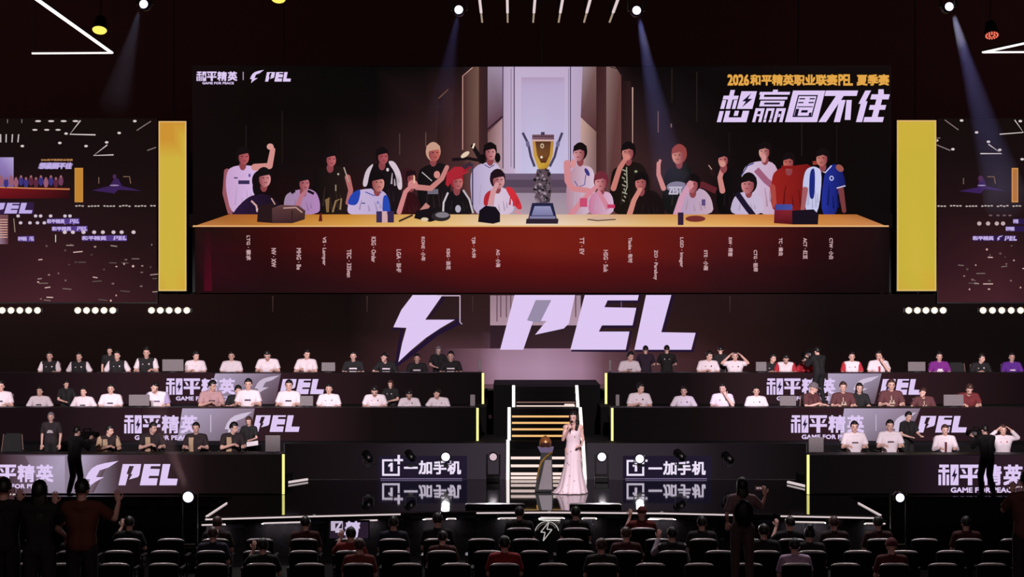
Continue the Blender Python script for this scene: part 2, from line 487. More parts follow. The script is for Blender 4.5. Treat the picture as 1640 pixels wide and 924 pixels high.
def _body(pts, col, c2=None):
    xs = [p[0] for p in pts]; a, b = min(xs), max(xs); c2 = c2 or col
    c.poly(pts, col, [tuple(col[i] + (c2[i] - col[i]) * (p[0] - a) / (b - a) for i in range(3)) for p in pts])


def limb(pts, w=10, col=SK, w2=None):
    w2 = w2 or w * .75
    for i, p in enumerate(pts): c.ell(p[0], p[1], *[(w + (w2 - w) * i / max(1, len(pts) - 1)) / 2] * 2, col, n=12)
    for i in range(len(pts) - 1):
        n = len(pts) - 1; c.stroke(pts[i:i + 2], w + (w2 - w) * i / n, col, w + (w2 - w) * (i + 1) / n)


# standing figures first, seated ones over them
limb([(364, 275), (361, 310), (369, 342)], 10, (150, 84, 92))
body([(361, 300), (364, 272), (378, 265), (404, 265), (416, 272), (410, 345), (371, 345)], (196, 158, 200), (214, 182, 226))
limb([(408, 268), (432, 266), (437, 240)], 11, (206, 138, 134)); c.ell(433, 235, 5.5, 5, (214, 150, 142))
head(389, 249, sk=(186, 92, 98)); c.rect(382, 289, 400, 295, (58, 44, 84)); c.rect(375, 284, 381, 286, (70, 54, 100)); c.ell(400, 281, 2, 3, (110, 90, 150))
body([(505, 345), (500, 290), (514, 270), (528, 266), (548, 266), (558, 282), (561, 346)], (18, 14, 14), (38, 26, 24))
limb([(557, 284), (562, 305), (557, 325)], 9, (178, 104, 104)); c.stroke([(551, 268), (559, 292)], 2, (170, 150, 140))
c.poly([(521, 320), (528, 316), (527, 340), (523, 340)], (128, 100, 66)); c.stroke([(533, 340), (538, 322), (547, 318), (545, 336)], 3, (140, 112, 76)); c.rect(537, 296, 539, 306, (150, 130, 110)); c.ell(542, 279, 1.6, 1.6, (190, 180, 170))
head(529, 253, sk=(196, 104, 108), r=10.5)
body([(582, 345), (584, 300), (592, 270), (606, 260), (626, 258), (640, 278), (646, 345)], (20, 14, 18), (28, 20, 24))
body([(580, 298), (586, 272), (600, 260), (592, 278), (588, 300)], (206, 188, 200)); body([(620, 258), (632, 258), (643, 278), (645, 304), (637, 304), (634, 278)], (210, 192, 204))
c.ell(621, 272, 2.2, 2.8, (214, 200, 210)); head(612, 249, sk=(176, 86, 92), r=11)
body([(670, 345), (668, 275), (684, 264), (714, 260), (722, 285), (722, 345)], (20, 16, 18), (30, 22, 24))
c.stroke([(676, 276), (692, 290)], 1.5, (190, 180, 180)); c.rect(685, 303, 702, 311, (110, 104, 120))
head(694, 243, hair=(196, 152, 132), sk=(196, 104, 92), r=12.5)
limb([(668, 300), (690, 302), (708, 286), (716, 268)], 9, (196, 126, 122)); c.ell(700, 280, 5, 6, (206, 136, 132))
body([(757, 345), (752, 280), (764, 264), (784, 259), (800, 264), (806, 300), (800, 345)], (176, 160, 196), (206, 190, 220))
c.stroke([(757, 262), (757, 330)], 2, (60, 50, 80)); c.stroke([(724, 256), (750, 254), (772, 258)], 5, (26, 18, 22)); c.stroke([(756, 232), (768, 252), (774, 260)], 6, (24, 18, 22), 9)
c.ell(745, 248, 8, 3.5, (226, 200, 176), rot=-.6); c.stroke([(757, 238), (760, 230)], 2.5, (250, 230, 200)); c.stroke([(728, 278), (745, 268), (755, 262)], 8, (60, 40, 54))
head(785, 242, sk=(212, 150, 152), look=.4, r=11.5); c.ell(773, 255, 5, 8, BK); c.ell(797, 253, 4.5, 8, BK)
c.stroke([(776, 264), (784, 269), (792, 264)], 1.4, (70, 60, 110))
body([(908, 345), (906, 300), (914, 272), (928, 264), (950, 268), (954, 300), (946, 345)], (176, 132, 150), (214, 190, 212))
c.ell(940, 276, 3, 7, (60, 52, 120), rot=-.5); c.stroke([(920, 290), (926, 300), (936, 296), (938, 280)], 1.4, (80, 76, 150))
limb([(908, 262), (909, 290), (916, 302), (944, 306)], 11, (206, 134, 140)); c.ell(918, 262, 5, 7, (210, 142, 146)); head(929, 243, sk=(214, 152, 156), look=-1, r=12)
body([(975, 345), (978, 275), (990, 266), (1012, 258), (1030, 264), (1042, 290), (1038, 345)], (24, 18, 14), (30, 22, 20))
for k in range(9): c.stroke([(996 + (k % 2) * 3, 272 + k * 6), (1004 - (k % 3) * 2, 275 + k * 6)], 2.2, (150, 146, 130))
c.stroke([(1003, 268), (1004, 300), (1000, 310)], 1.6, (160, 160, 140)); c.ell(1018, 275, 2.5, 2, (140, 150, 120))
head(1006, 242, sk=(206, 134, 122), look=-.6, r=12.5); limb([(982, 302), (992, 270), (1002, 254)], 9, (196, 120, 112)); c.ell(1003, 252, 6, 5, (206, 130, 120))
body([(1058, 345), (1062, 280), (1076, 266), (1104, 264), (1116, 290), (1118, 345)], (22, 20, 20), (28, 28, 28))
c.ell(1084, 300, 17, 9, (130, 122, 146)); c.text('ZEST', 1070, 299, 1092, 312, (190, 182, 200), bold=.6); head(1087, 247, hair=(146, 66, 64), sk=(214, 146, 130), look=-1, r=13)
limb([(1062, 302), (1054, 280), (1054, 262)], 8, (206, 134, 132)); c.stroke([(1054, 268), (1057, 256)], 4, (210, 140, 136))
body([(1146, 345), (1148, 285), (1160, 270), (1180, 268), (1190, 290), (1188, 345)], (14, 11, 12), (22, 15, 17))
c.stroke([(1108, 300), (1124, 296), (1146, 306)], 10, (96, 36, 44)); limb([(1156, 306), (1152, 285), (1158, 265)], 9, (200, 130, 126)); head(1158, 254, sk=(206, 128, 120), look=-.5, r=10.5); c.ell(1156, 263, 5, 5, (206, 140, 132))
c.stroke([(1136, 268), (1142, 282)], 7, (40, 22, 24)); c.stroke([(1134, 265), (1139, 272)], 1.4, (190, 150, 150))
body([(1184, 290), (1192, 266), (1212, 258), (1240, 260), (1248, 290), (1246, 345), (1216, 345)], (206, 190, 218), (196, 160, 186))
c.stroke([(1186, 282), (1196, 266), (1206, 262)], 2, (60, 60, 120)); c.stroke([(1210, 272), (1226, 290), (1236, 298)], 10, (156, 92, 120)); head(1224, 241, sk=(220, 158, 150), look=-.8, r=11.5); c.ell(1222, 254, 4, 7, (206, 140, 140))
body([(1233, 345), (1234, 282), (1246, 270), (1268, 266), (1304, 262), (1296, 345)], (150, 34, 30), (112, 22, 22))
limb([(1236, 300), (1239, 330)], 9, (170, 70, 64)); head(1262, 258, sk=(196, 104, 92), look=-.6, r=11); c.rect(1250, 266, 1275, 271, (130, 26, 26)); c.stroke([(1300, 262), (1308, 261)], 6, (150, 60, 50))
body([(1283, 300), (1288, 272), (1302, 266), (1316, 274), (1309, 345), (1290, 345)], (190, 190, 226), (200, 200, 236))
body([(1295, 274), (1304, 268), (1303, 320), (1294, 318)], (30, 38, 120)); body([(1318, 275), (1332, 262), (1346, 268), (1354, 300), (1340, 306), (1339, 346), (1312, 346)], (36, 48, 150), (22, 28, 96))
c.stroke([(1308, 272), (1320, 277), (1330, 266)], 2, (200, 196, 226)); c.ell(1330, 286, 3.6, 4, (190, 190, 230)); c.ell(1330, 286, 2, 2.4, (40, 50, 130))
limb([(1288, 304), (1284, 336)], 9, (160, 90, 96)); limb([(1345, 304), (1350, 338)], 9, (120, 58, 60)); head(1316, 252, sk=(206, 130, 116), look=-.9, r=12); c.ell(1343, 270, 7, 5, (150, 84, 76), rot=.7)
c.stroke([(1338, 302), (1352, 298)], 2, (200, 190, 210))
# seated figures
body([(372, 356), (376, 338), (398, 316), (418, 310), (436, 314), (452, 330), (460, 356)], (44, 24, 58), (26, 16, 26))
c.ell(417, 290, 12, 16, BK); head(424, 284, sk=(216, 146, 148), look=.9, r=13); c.ell(412, 300, 6, 14, BK)
c.stroke([(404, 322), (412, 330), (414, 340)], 3, (206, 160, 160)); c.stroke([(412, 338), (420, 330), (430, 332)], 2, (206, 190, 196)); c.stroke([(436, 318), (442, 328)], 2, (190, 150, 140))
body([(455, 345), (457, 314), (470, 306), (494, 302), (508, 308), (514, 325), (513, 344)], (156, 130, 160), (176, 130, 184)); c.stroke([(468, 310), (474, 306)], 4, BK); c.stroke([(494, 306), (504, 311)], 4, BK)
head(487, 292, sk=(190, 116, 124), look=1, r=11); limb([(478, 330), (484, 315), (490, 308)], 8, (180, 112, 128))
body([(556, 340), (562, 315), (576, 304), (606, 302), (622, 312), (628, 345), (566, 345)], (200, 178, 214), (186, 166, 204))
body([(556, 328), (564, 310), (580, 302), (574, 330)], (38, 66, 170)); body([(613, 345), (614, 314), (622, 312), (628, 345)], (40, 72, 176)); c.stroke([(586, 308), (600, 314), (612, 308)], 1.6, (60, 80, 160)); c.ell(606, 325, 2, 2.6, (130, 130, 190)); c.rect(580, 325, 586, 327, (80, 80, 130))
head(605, 291, sk=(216, 146, 134), look=.9, r=13.5)
body([(636, 345), (640, 318), (656, 308), (670, 314), (678, 345)], (60, 14, 20), (44, 18, 22)); c.ell(652, 280, 9, 11, (54, 24, 30)); head(659, 284, hair=(34, 16, 22), sk=(150, 76, 78), look=.4, r=9)
limb([(640, 340), (650, 308), (658, 300)], 8, (206, 130, 132)); c.ell(662, 296, 8, 7, (206, 130, 130)); c.stroke([(664, 294), (664, 282)], 2.4, (226, 190, 160)); c.stroke([(672, 345), (686, 328)], 9, (190, 128, 122))
body([(706, 345), (710, 315), (724, 306), (742, 304), (754, 318), (762, 345)], (22, 18, 22), (26, 22, 24)); c.stroke([(718, 309), (711, 325), (710, 343)], 3, (200, 190, 196)); c.stroke([(742, 305), (752, 320), (758, 342)], 3, (190, 180, 186)); c.ell(734, 335, 4.5, 6, (176, 170, 186))
head(732, 290, hair=(160, 34, 46), sk=(196, 116, 112), look=.8, r=11); c.poly([(714, 296), (716, 278), (728, 268), (740, 268), (746, 274), (752, 276), (740, 282), (726, 288), (718, 300)], (168, 38, 52)); c.stroke([(742, 276), (754, 268)], 3, (150, 30, 44))
body([(775, 345), (778, 312), (792, 304), (806, 300), (822, 312), (824, 345)], (216, 196, 214), (206, 184, 210)); body([(808, 300), (820, 300), (832, 320), (837, 336), (828, 336), (818, 318)], (206, 46, 56)); body([(774, 330), (776, 312), (788, 303), (783, 330)], (176, 40, 50))
head(797, 287, hair=(34, 18, 26), sk=(214, 156, 160), look=1, r=13); limb([(786, 326), (790, 308), (796, 296)], 9, (206, 148, 154)); c.stroke([(826, 338), (834, 344)], 6, (206, 140, 150))
body([(940, 345), (944, 312), (962, 306), (980, 310), (984, 345)], (196, 116, 150), (214, 180, 206)); head(962, 290, hair=(110, 42, 54), sk=(224, 152, 158), look=-.4, r=12.5)
limb([(914, 344), (936, 318), (952, 302)], 9, (210, 134, 148)); c.ell(912, 346, 6, 4, (206, 120, 130)); limb([(972, 332), (958, 308)], 8, (206, 130, 150)); c.rect(928, 318, 940, 332, (196, 74, 110)); c.rect(972, 328, 984, 334, (190, 60, 100))
body([(1012, 352), (1016, 318), (1032, 306), (1050, 306), (1062, 325), (1064, 352)], (30, 18, 18), (24, 16, 18)); head(1026, 291, sk=(196, 116, 110), look=-.6, r=12); limb([(1006, 348), (1014, 322), (1024, 304)], 9, (206, 132, 120))
body([(1079, 345), (1084, 318), (1098, 304), (1124, 302), (1138, 318), (1142, 345)], (176, 150, 186), (196, 166, 184)); head(1108, 294, sk=(196, 120, 128), look=-.6, r=12.5); limb([(1082, 344), (1090, 318), (1102, 298)], 11, (206, 150, 176)); c.ell(1104, 297, 5, 7, (206, 140, 146)); c.rect(1122, 320, 1128, 330, (90, 70, 120))
body([(1166, 345), (1172, 318), (1184, 308), (1210, 308), (1220, 322), (1220, 345)], (190, 174, 206), (200, 182, 208)); c.stroke([(1178, 310), (1192, 330), (1206, 348)], 9, (30, 22, 44)); head(1197, 294, sk=(206, 132, 134), look=-1, r=14)
# table top
c.grid([310, 420, 560, 700, 868, 1040, 1180, 1300, 1422], [344, 364],
       [[(150, 86, 46), (176, 100, 40), (196, 130, 50), (214, 170, 100), (214, 186, 170), (206, 150, 90), (206, 130, 70), (196, 120, 54), (140, 80, 44)],
        [(190, 124, 72), (186, 118, 52), (216, 160, 76), (230, 190, 120), (240, 216, 196), (226, 186, 124), (226, 170, 92), (206, 140, 72), (196, 130, 80)]])
c.poly([(306, 343), (372, 343), (310, 364), (306, 364)], (19, 11, 11)); c.poly([(1366, 343), (1426, 343), (1426, 366), (1422, 365)], (15, 10, 11))
c.rect(312, 361.5, 1420, 364, (226, 170, 110), (226, 170, 120), (230, 180, 120), (226, 170, 110))
# things on the table
c.poly([(414, 356), (416, 330), (440, 326), (440, 358)], (40, 24, 28)); c.poly([(438, 358), (438, 334), (452, 329), (480, 330), (491, 338), (490, 352), (470, 358)], 0, [(66, 40, 46), (88, 56, 58), (110, 74, 74), (96, 62, 58), (80, 50, 46), (60, 36, 36), (56, 34, 36)])
c.stroke([(456, 334), (476, 333), (486, 341)], 2, (190, 150, 146)); c.stroke([(470, 338), (470, 352)], 2, (50, 30, 30))
c.poly([(512, 355), (514, 342), (517, 342), (518, 355)], (90, 30, 30)); c.rect(604, 339, 613, 357, (58, 46, 84)); c.rect(622, 339, 632, 357, (54, 40, 76)); c.rect(613, 339, 621, 357, (206, 166, 170)); c.stroke([(640, 355), (662, 345)], 3, (60, 38, 34))
c.poly([(664, 350), (668, 338), (690, 334), (704, 340), (704, 352), (690, 356)], (24, 18, 22)); c.ell(707, 347, 15, 8, (44, 38, 42)); c.ell(709, 345, 11, 4.5, (128, 120, 130)); c.ell(681, 352, 6, 3, (220, 200, 170))
c.poly([(766, 356), (768, 338), (778, 330), (794, 332), (801, 342), (801, 356), (790, 359)], (22, 17, 26))
c.poly([(940, 351), (952, 347), (985, 350), (972, 353), (955, 354)], (206, 170, 150)); c.stroke([(940, 352), (956, 354), (985, 352)], 1.6, (60, 40, 40))
c.rect(1084, 341, 1093, 361, (50, 30, 54)); c.ell(1112, 351, 16, 5, (116, 46, 44)); c.poly([(1237, 358), (1238, 330), (1268, 330), (1268, 360)], 0, [(90, 20, 30), (130, 30, 50), (140, 40, 50), (80, 16, 20)]); c.rect(1239, 328, 1266, 337, (60, 66, 140), (70, 80, 160))
c.poly([(1266, 360), (1266, 338), (1300, 336), (1308, 344), (1307, 360)], (26, 18, 30))
# the cup
c.stroke([(837, 214), (846, 232), (850, 252), (856, 268)], 4, (72, 64, 92)); c.stroke([(900, 214), (893, 232), (888, 252), (880, 268)], 4, (72, 64, 92)); c.ell(845, 232, 3, 5, (110, 104, 140)); c.ell(893, 232, 3, 5, (110, 104, 140))
c.poly([(852, 222), (887, 222), (885, 250), (877, 270), (872, 276), (866, 276), (861, 270), (854, 250)], 0, [(190, 140, 80), (176, 126, 70), (196, 150, 60), (176, 128, 40), (120, 70, 40), (110, 66, 40), (200, 160, 60), (196, 150, 70)])
c.poly([(857, 228), (882, 228), (880, 250), (874, 262), (866, 262), (860, 250)], 0, [(84, 50, 38), (84, 50, 38), (110, 70, 36), (80, 40, 30), (84, 44, 30), (120, 76, 40)])
c.rect(852, 217, 887, 226, (124, 90, 100), (112, 78, 90)); c.rect(853, 219, 886, 221, (84, 56, 70)); c.rect(852, 225, 887, 227.5, (206, 170, 170)); c.rect(866, 213, 872, 218, (70, 56, 80)); c.ell(868, 235, 3, 4, (200, 180, 150)); c.ell(868, 235, 1.5, 2, (100, 60, 40)); c.ell(867, 253, 2, 2, (230, 214, 190))
c.poly([(860, 272), (878, 272), (884, 296), (880, 326), (858, 326), (853, 300)], (92, 74, 84))
rr = random.Random(3)
for k in range(60):
    x = rr.uniform(855, 881); y = rr.uniform(272, 325); v = rr.choice([30, 40, 56, 130, 160, 110])
    c.ell(x, y, rr.uniform(1.2, 3.2), rr.uniform(1.2, 3.4), (v, int(v * .88), int(v * .98)), rot=rr.uniform(0, 3), n=7)
c.poly([(852, 326), (885, 326), (892, 354), (845, 354)], (36, 36, 66)); c.poly([(856, 331), (881, 331), (886, 346), (851, 346)], 0, [(146, 146, 186), (150, 148, 186), (120, 118, 160), (120, 118, 160)]); c.rect(848, 349, 889, 352, (130, 124, 160)); c.poly([(842, 359), (843, 351), (894, 351), (893, 359)], (46, 34, 48)); c.rect(848, 347, 889, 350, (130, 126, 164))
# red cloth of the table front with its lettering
c.grid([316, 334, 430, 600, 740, 868, 1000, 1150, 1300, 1402, 1420], [364, 400, 430, 469],
       [[(34, 18, 16), (34, 16, 16), (56, 14, 14), (86, 18, 16), (112, 26, 18), (118, 30, 22), (108, 26, 20), (84, 22, 22), (44, 14, 16), (32, 16, 18), (20, 12, 13)],
        [(28, 15, 16), (44, 14, 20), (50, 13, 14), (82, 18, 18), (106, 24, 20), (116, 30, 22), (108, 26, 20), (74, 20, 22), (40, 13, 16), (28, 15, 17), (18, 11, 13)],
        [(26, 14, 16), (48, 13, 22), (40, 13, 16), (62, 16, 18), (84, 18, 18), (92, 18, 18), (84, 18, 20), (56, 18, 22), (34, 13, 16), (26, 13, 15), (17, 11, 13)],
        [(24, 14, 15), (36, 13, 18), (32, 15, 18), (44, 16, 20), (52, 16, 20), (58, 17, 20), (54, 17, 20), (42, 17, 20), (26, 12, 14), (20, 11, 13), (17, 11, 12)]])
c.poly([(332, 372), (340, 372), (343, 466), (330, 466)], 0, [(40, 14, 18), (44, 14, 18), (78, 12, 30), (70, 12, 28)])
for x, y0, y1, s in ((401, 378, 417, 'LTG \u00b7 \u8521\u6c42'), (441, 398, 428, 'NV \u00b7 XW'), (481, 398, 432, 'MHG \u00b7 Be'), (521, 380, 425, 'VS \u00b7 Lamper'), (561, 400, 444, 'TEC \u00b7 33Svan'), (600, 380, 420, 'KSG \u00b7 Order'),
                     (640, 400, 436, 'LGA \u00b7 BHF'), (679, 380, 418, 'KONE \u00b7 \u5c0f\u5e74'), (719, 399, 432, 'KBG \u00b7 \u6d6a\u82b1'), (759, 380, 413, 'TJB \u00b7 \u5927\u5e05'), (798, 400, 428, 'AG \u00b7 \u5c0f\u6d77'),
                     (931, 381, 408, 'TT \u00b7 EV'), (969, 401, 436, 'HSG \u00b7 Suk'), (1008, 381, 421, 'Tianba \u00b7 \u6709\u65f6'), (1048, 401, 448, 'ZO \u00b7 Paraboy'), (1089, 381, 428, 'LGD \u00b7 imager'), (1128, 401, 433, 'STE \u00b7 \u5c0f\u96e8'),
                     (1167, 381, 411, 'RW \u00b7 \u5e08\u594e'), (1207, 401, 435, 'CTG \u00b7 \u7956\u5e08'), (1247, 382, 410, 'TC \u00b7 \u8702\u866b'), (1286, 382, 415, 'ACT \u00b7 \u7ea2\u8c46'), (1327, 382, 415, 'CTW \u00b7 \u5c0f\u767d')):
    c.text(s, x - 3.4, y0, x + 3.4, y1, (196, 160, 164), bold=.25, down=True)
# titles at the top
title(c, 319, 117.5, 385, 132.5)
c.rect(392.5, 118, 394, 131, (170, 150, 180)); bolt(c, 404, 115, 426, 136); pel(c, 428, 118.5, 469, 133.5)
GOLD = (226, 164, 72)
for s, x0, x1 in (('2026', 1162, 1196.5), ('\u548c\u5e73\u7cbe\u82f1\u804c\u4e1a\u8054\u8d5b', 1198, 1337), ('PEL', 1338, 1361), ('\u590f\u5b63\u8d5b', 1367, 1419)):
    c.text(s, x0, 122, x1, 140, GOLD, bold=.75)
DKS = (24, 18, 40)


def glyph(x0, x1, parts, y0=148, y1=198, sh=13):
    """a heavy slanted character from boxes (4 numbers) and polygons, y up"""
    w = x1 - x0 - sh
    for p in parts:
        col = LIL
        if p[0] == 'd': col = DKS; p = p[1:]
        if len(p) == 4 and not hasattr(p[0], '__len__'): p = ((p[0], p[1]), (p[2], p[1]), (p[2], p[3]), (p[0], p[3]))
        c.poly([(x0 + u * w + v * sh, y1 - v * (y1 - y0)) for u, v in p], col)


glyph(1145, 1209, [(0, .72, .47, .84), (.17, .42, .31, 1.02), (0, .42, .12, .70), (.36, .42, .47, .70), (.52, .42, 1, .98), ('d', (.84, .92), (.62, .66), (.74, .66), (.66, .47), (.92, .74), (.78, .74)),
                   (0, .0, .13, .35), (.19, 0, .33, .36), (.19, 0, .92, .15), (.47, .20, .60, .36), (.72, .12, .92, .36)])
glyph(1201, 1262, [(0, .87, 1, .96), (.42, .95, .58, 1.03), (.04, .72, .17, .92), (.04, .72, .96, .80), (.10, .50, .90, .68), ('d', .24, .56, .76, .62), (0, 0, .10, .44), (.20, 0, .30, .44), (0, .35, .30, .44), (0, .19, .30, .25),
                   (.36, .10, .44, .44), (.55, .10, .63, .44), (.36, .36, .63, .44), (.36, 0, .45, .08), (.54, 0, .63, .08), (.69, 0, .79, .44), (.89, 0, 1, .44), (.69, .35, 1, .44), (.81, .16, .87, .26)])
glyph(1253, 1317, [(0, 0, 1, 1), ('d', .19, .16, .81, .86), (.23, .20, .77, .82), ('d', .26, .60, .42, .64), ('d', .58, .60, .74, .64), ('d', .26, .72, .44, .76), ('d', .58, .72, .74, .76), ('d', .26, .47, .74, .50), ('d', .42, .30, .62, .38), ('d', .24, .20, .34, .42), ('d', .68, .20, .76, .30)])
glyph(1305, 1369, [(0, .83, 1, 1), ((.36, .84), (.60, .84), (.26, 0), (.02, 0)), (.50, 0, .69, .70), ((.72, .70), (.88, .70), (1.0, .07), (.82, .07))])
glyph(1362, 1421, [((.12, 1), (.32, 1), (.20, .58), (0, .58)), (.08, 0, .29, .66), ((.56, 1.04), (.74, 1.04), (.80, .86), (.60, .86)), (.37, .72, 1, .88), (.41, .39, .97, .54), (.33, 0, 1, .16), (.58, .1, .78, .86)])
c.build('picture', scr, PIC)

# ------------------------------------------------------------------ lower screen behind the stairs
DL = 52.0
scr = empty('led_screen', (X(867, DL), DL, Z(620, DL)), 0, 'lower LED wall with a giant lilac lightning bolt and three letters', 'screen')
bm = BM(); a = P(-80, 470.5, DL); b = P(1720, 625, DL); box(bm, (a.x, DL + .01, b.z), (b.x, DL + .3, a.z))  # outer ends added: their dim brown glow covers the lit back wall
hang(obj('screen_housing', bm, M_BLACK), scr)
c = Canvas(DL)
c.grid([-78, 160, 420, 560, 640, 770, 868, 970, 1120, 1200, 1330, 1718], [471, 530, 575, 622],
       [[(34, 19, 19), (36, 20, 20), (24, 13, 12), (20, 12, 12), (40, 24, 26), (46, 28, 28), (50, 32, 36), (46, 28, 30), (38, 22, 24), (38, 22, 24), (24, 15, 16), (18, 12, 12)],
        [(26, 16, 16), (26, 15, 15), (22, 13, 12), (22, 14, 13), (44, 26, 28), (50, 32, 34), (46, 28, 34), (50, 32, 34), (42, 24, 24), (36, 20, 20), (20, 13, 13), (16, 11, 11)],
        [(22, 14, 13), (22, 13, 12), (24, 14, 14), (32, 18, 18), (58, 34, 38), (84, 54, 62), (120, 88, 110), (86, 56, 64), (60, 34, 36), (38, 20, 22), (22, 14, 14), (16, 11, 11)],
        [(20, 13, 12), (20, 12, 12), (26, 14, 15), (36, 20, 21), (60, 36, 40), (90, 60, 68), (140, 106, 130), (90, 60, 66), (60, 36, 36), (36, 20, 20), (22, 14, 14), (16, 11, 11)]])
c.rect(785, 473, 930, 521, (150, 122, 134), (160, 134, 150), (178, 150, 168), (172, 140, 154))
for x, h in ((796, 515), (802, 508), (811, 508), (818, 512), (905, 515), (922, 508)): c.stroke([(x, 473), (x, h)], 1.8, (104, 74, 90))
c.rect(785, 521, 930, 558, (44, 28, 36), (46, 30, 36), (58, 38, 44), (54, 34, 42))
c.grid([700, 768, 800, 868, 930, 968, 1040], [558, 590, 615],
       [[(60, 36, 42), (112, 80, 92), (150, 116, 136), (160, 126, 150), (146, 110, 130), (96, 64, 74), (62, 36, 40)],
        [(56, 34, 38), (120, 84, 100), (164, 128, 152), (172, 138, 164), (160, 122, 146), (104, 70, 80), (58, 34, 38)],
        [(54, 33, 36), (120, 84, 98), (160, 124, 146), (168, 134, 158), (156, 120, 142), (100, 66, 76), (54, 32, 35)]])
D2 = (34, 20, 48)
c.stroke([(628, 527), (644, 527), (634, 588)], 5, D2); c.stroke([(632, 586), (660, 566), (700, 534), (736, 516)], 7, D2); c.stroke([(734, 512), (684, 515), (712, 476)], 4, D2)
c.poly([(843, 516), (858, 481), (884, 481), (868, 516)], (150, 138, 166))
bp = [(p[0], p[1]) for p in BIGB]
c.poly(bp, LIL)
c.stroke([(700, 473.6), (736.7, 473.6)], 1.6, (206, 180, 206)); c.stroke([(736.7, 473), (736.7, 516), (740, 519)], 1.8, (190, 166, 190))
for g in (BIGE, BIGL):
    c.stroke([(p[0] + 3, p[1] + 1.5) for p in g] + [(g[0][0] + 3, g[0][1])], 5, D2)
for g in (BIGP, BIGE, BIGL): c.poly(g, LIL)
c.rect(994, 483, 996, 492, (96, 78, 110))
for x in (437, 588, 757, 1169): c.stroke([(x, 474), (x, 500)], 2, (62, 42, 42), 1)
c.build('picture', scr, PIC)

# ------------------------------------------------------------------ the two tall yellow panels and the two side screens
for lab, x0, x1, y0, y1, a, b in (('yellow glowing panel left of the portrait screen, the narrower of the two', 254, 298.5, 194, 466, (204, 146, 52), (206, 176, 64)),
                                  ('yellow glowing panel right of the portrait screen, the wider of the two', 1436.5, 1499.5, 192.5, 466, (204, 176, 62), (200, 176, 60))):
    t = empty('light_column', (X((x0 + x1) / 2, DU), DU, Z(y1, DU)), 0, lab, 'light panel')
    bm = BM(); p = P(x0 - 1, y0 - 1, DU); q = P(x1 + 1, y1 + 1, DU); box(bm, (p.x, DU + .01, q.z), (q.x, DU + .3, p.z))
    hang(obj('panel_housing', bm, M_BLACK), t)
    c = Canvas(DU)
    c.rect(x0, y0, x1, y1, (222, 178, 110), (224, 180, 116), (224, 188, 110), (222, 186, 110))
    c.grid([x0 + 2, (x0 + x1) / 2, x1 - 2], [y0 + 2, y0 + 30, y0 + 60, y1 - 40, y1 - 2], [[a] * 3, [a, a, b], [b] * 3, [b, (204, 178, 64), b], [(204, 168, 62), b, (208, 168, 58)]])
    bm = BM(); cone(bm, (t.location.x, DU + .2, Z(y0 - 1, DU)), (t.location.x, DU + .2, 13.999), .02, .02, 8); hang(obj('suspension_cable', bm, M_BLACKM), t)
    c.build('panel_face', t, PIC)


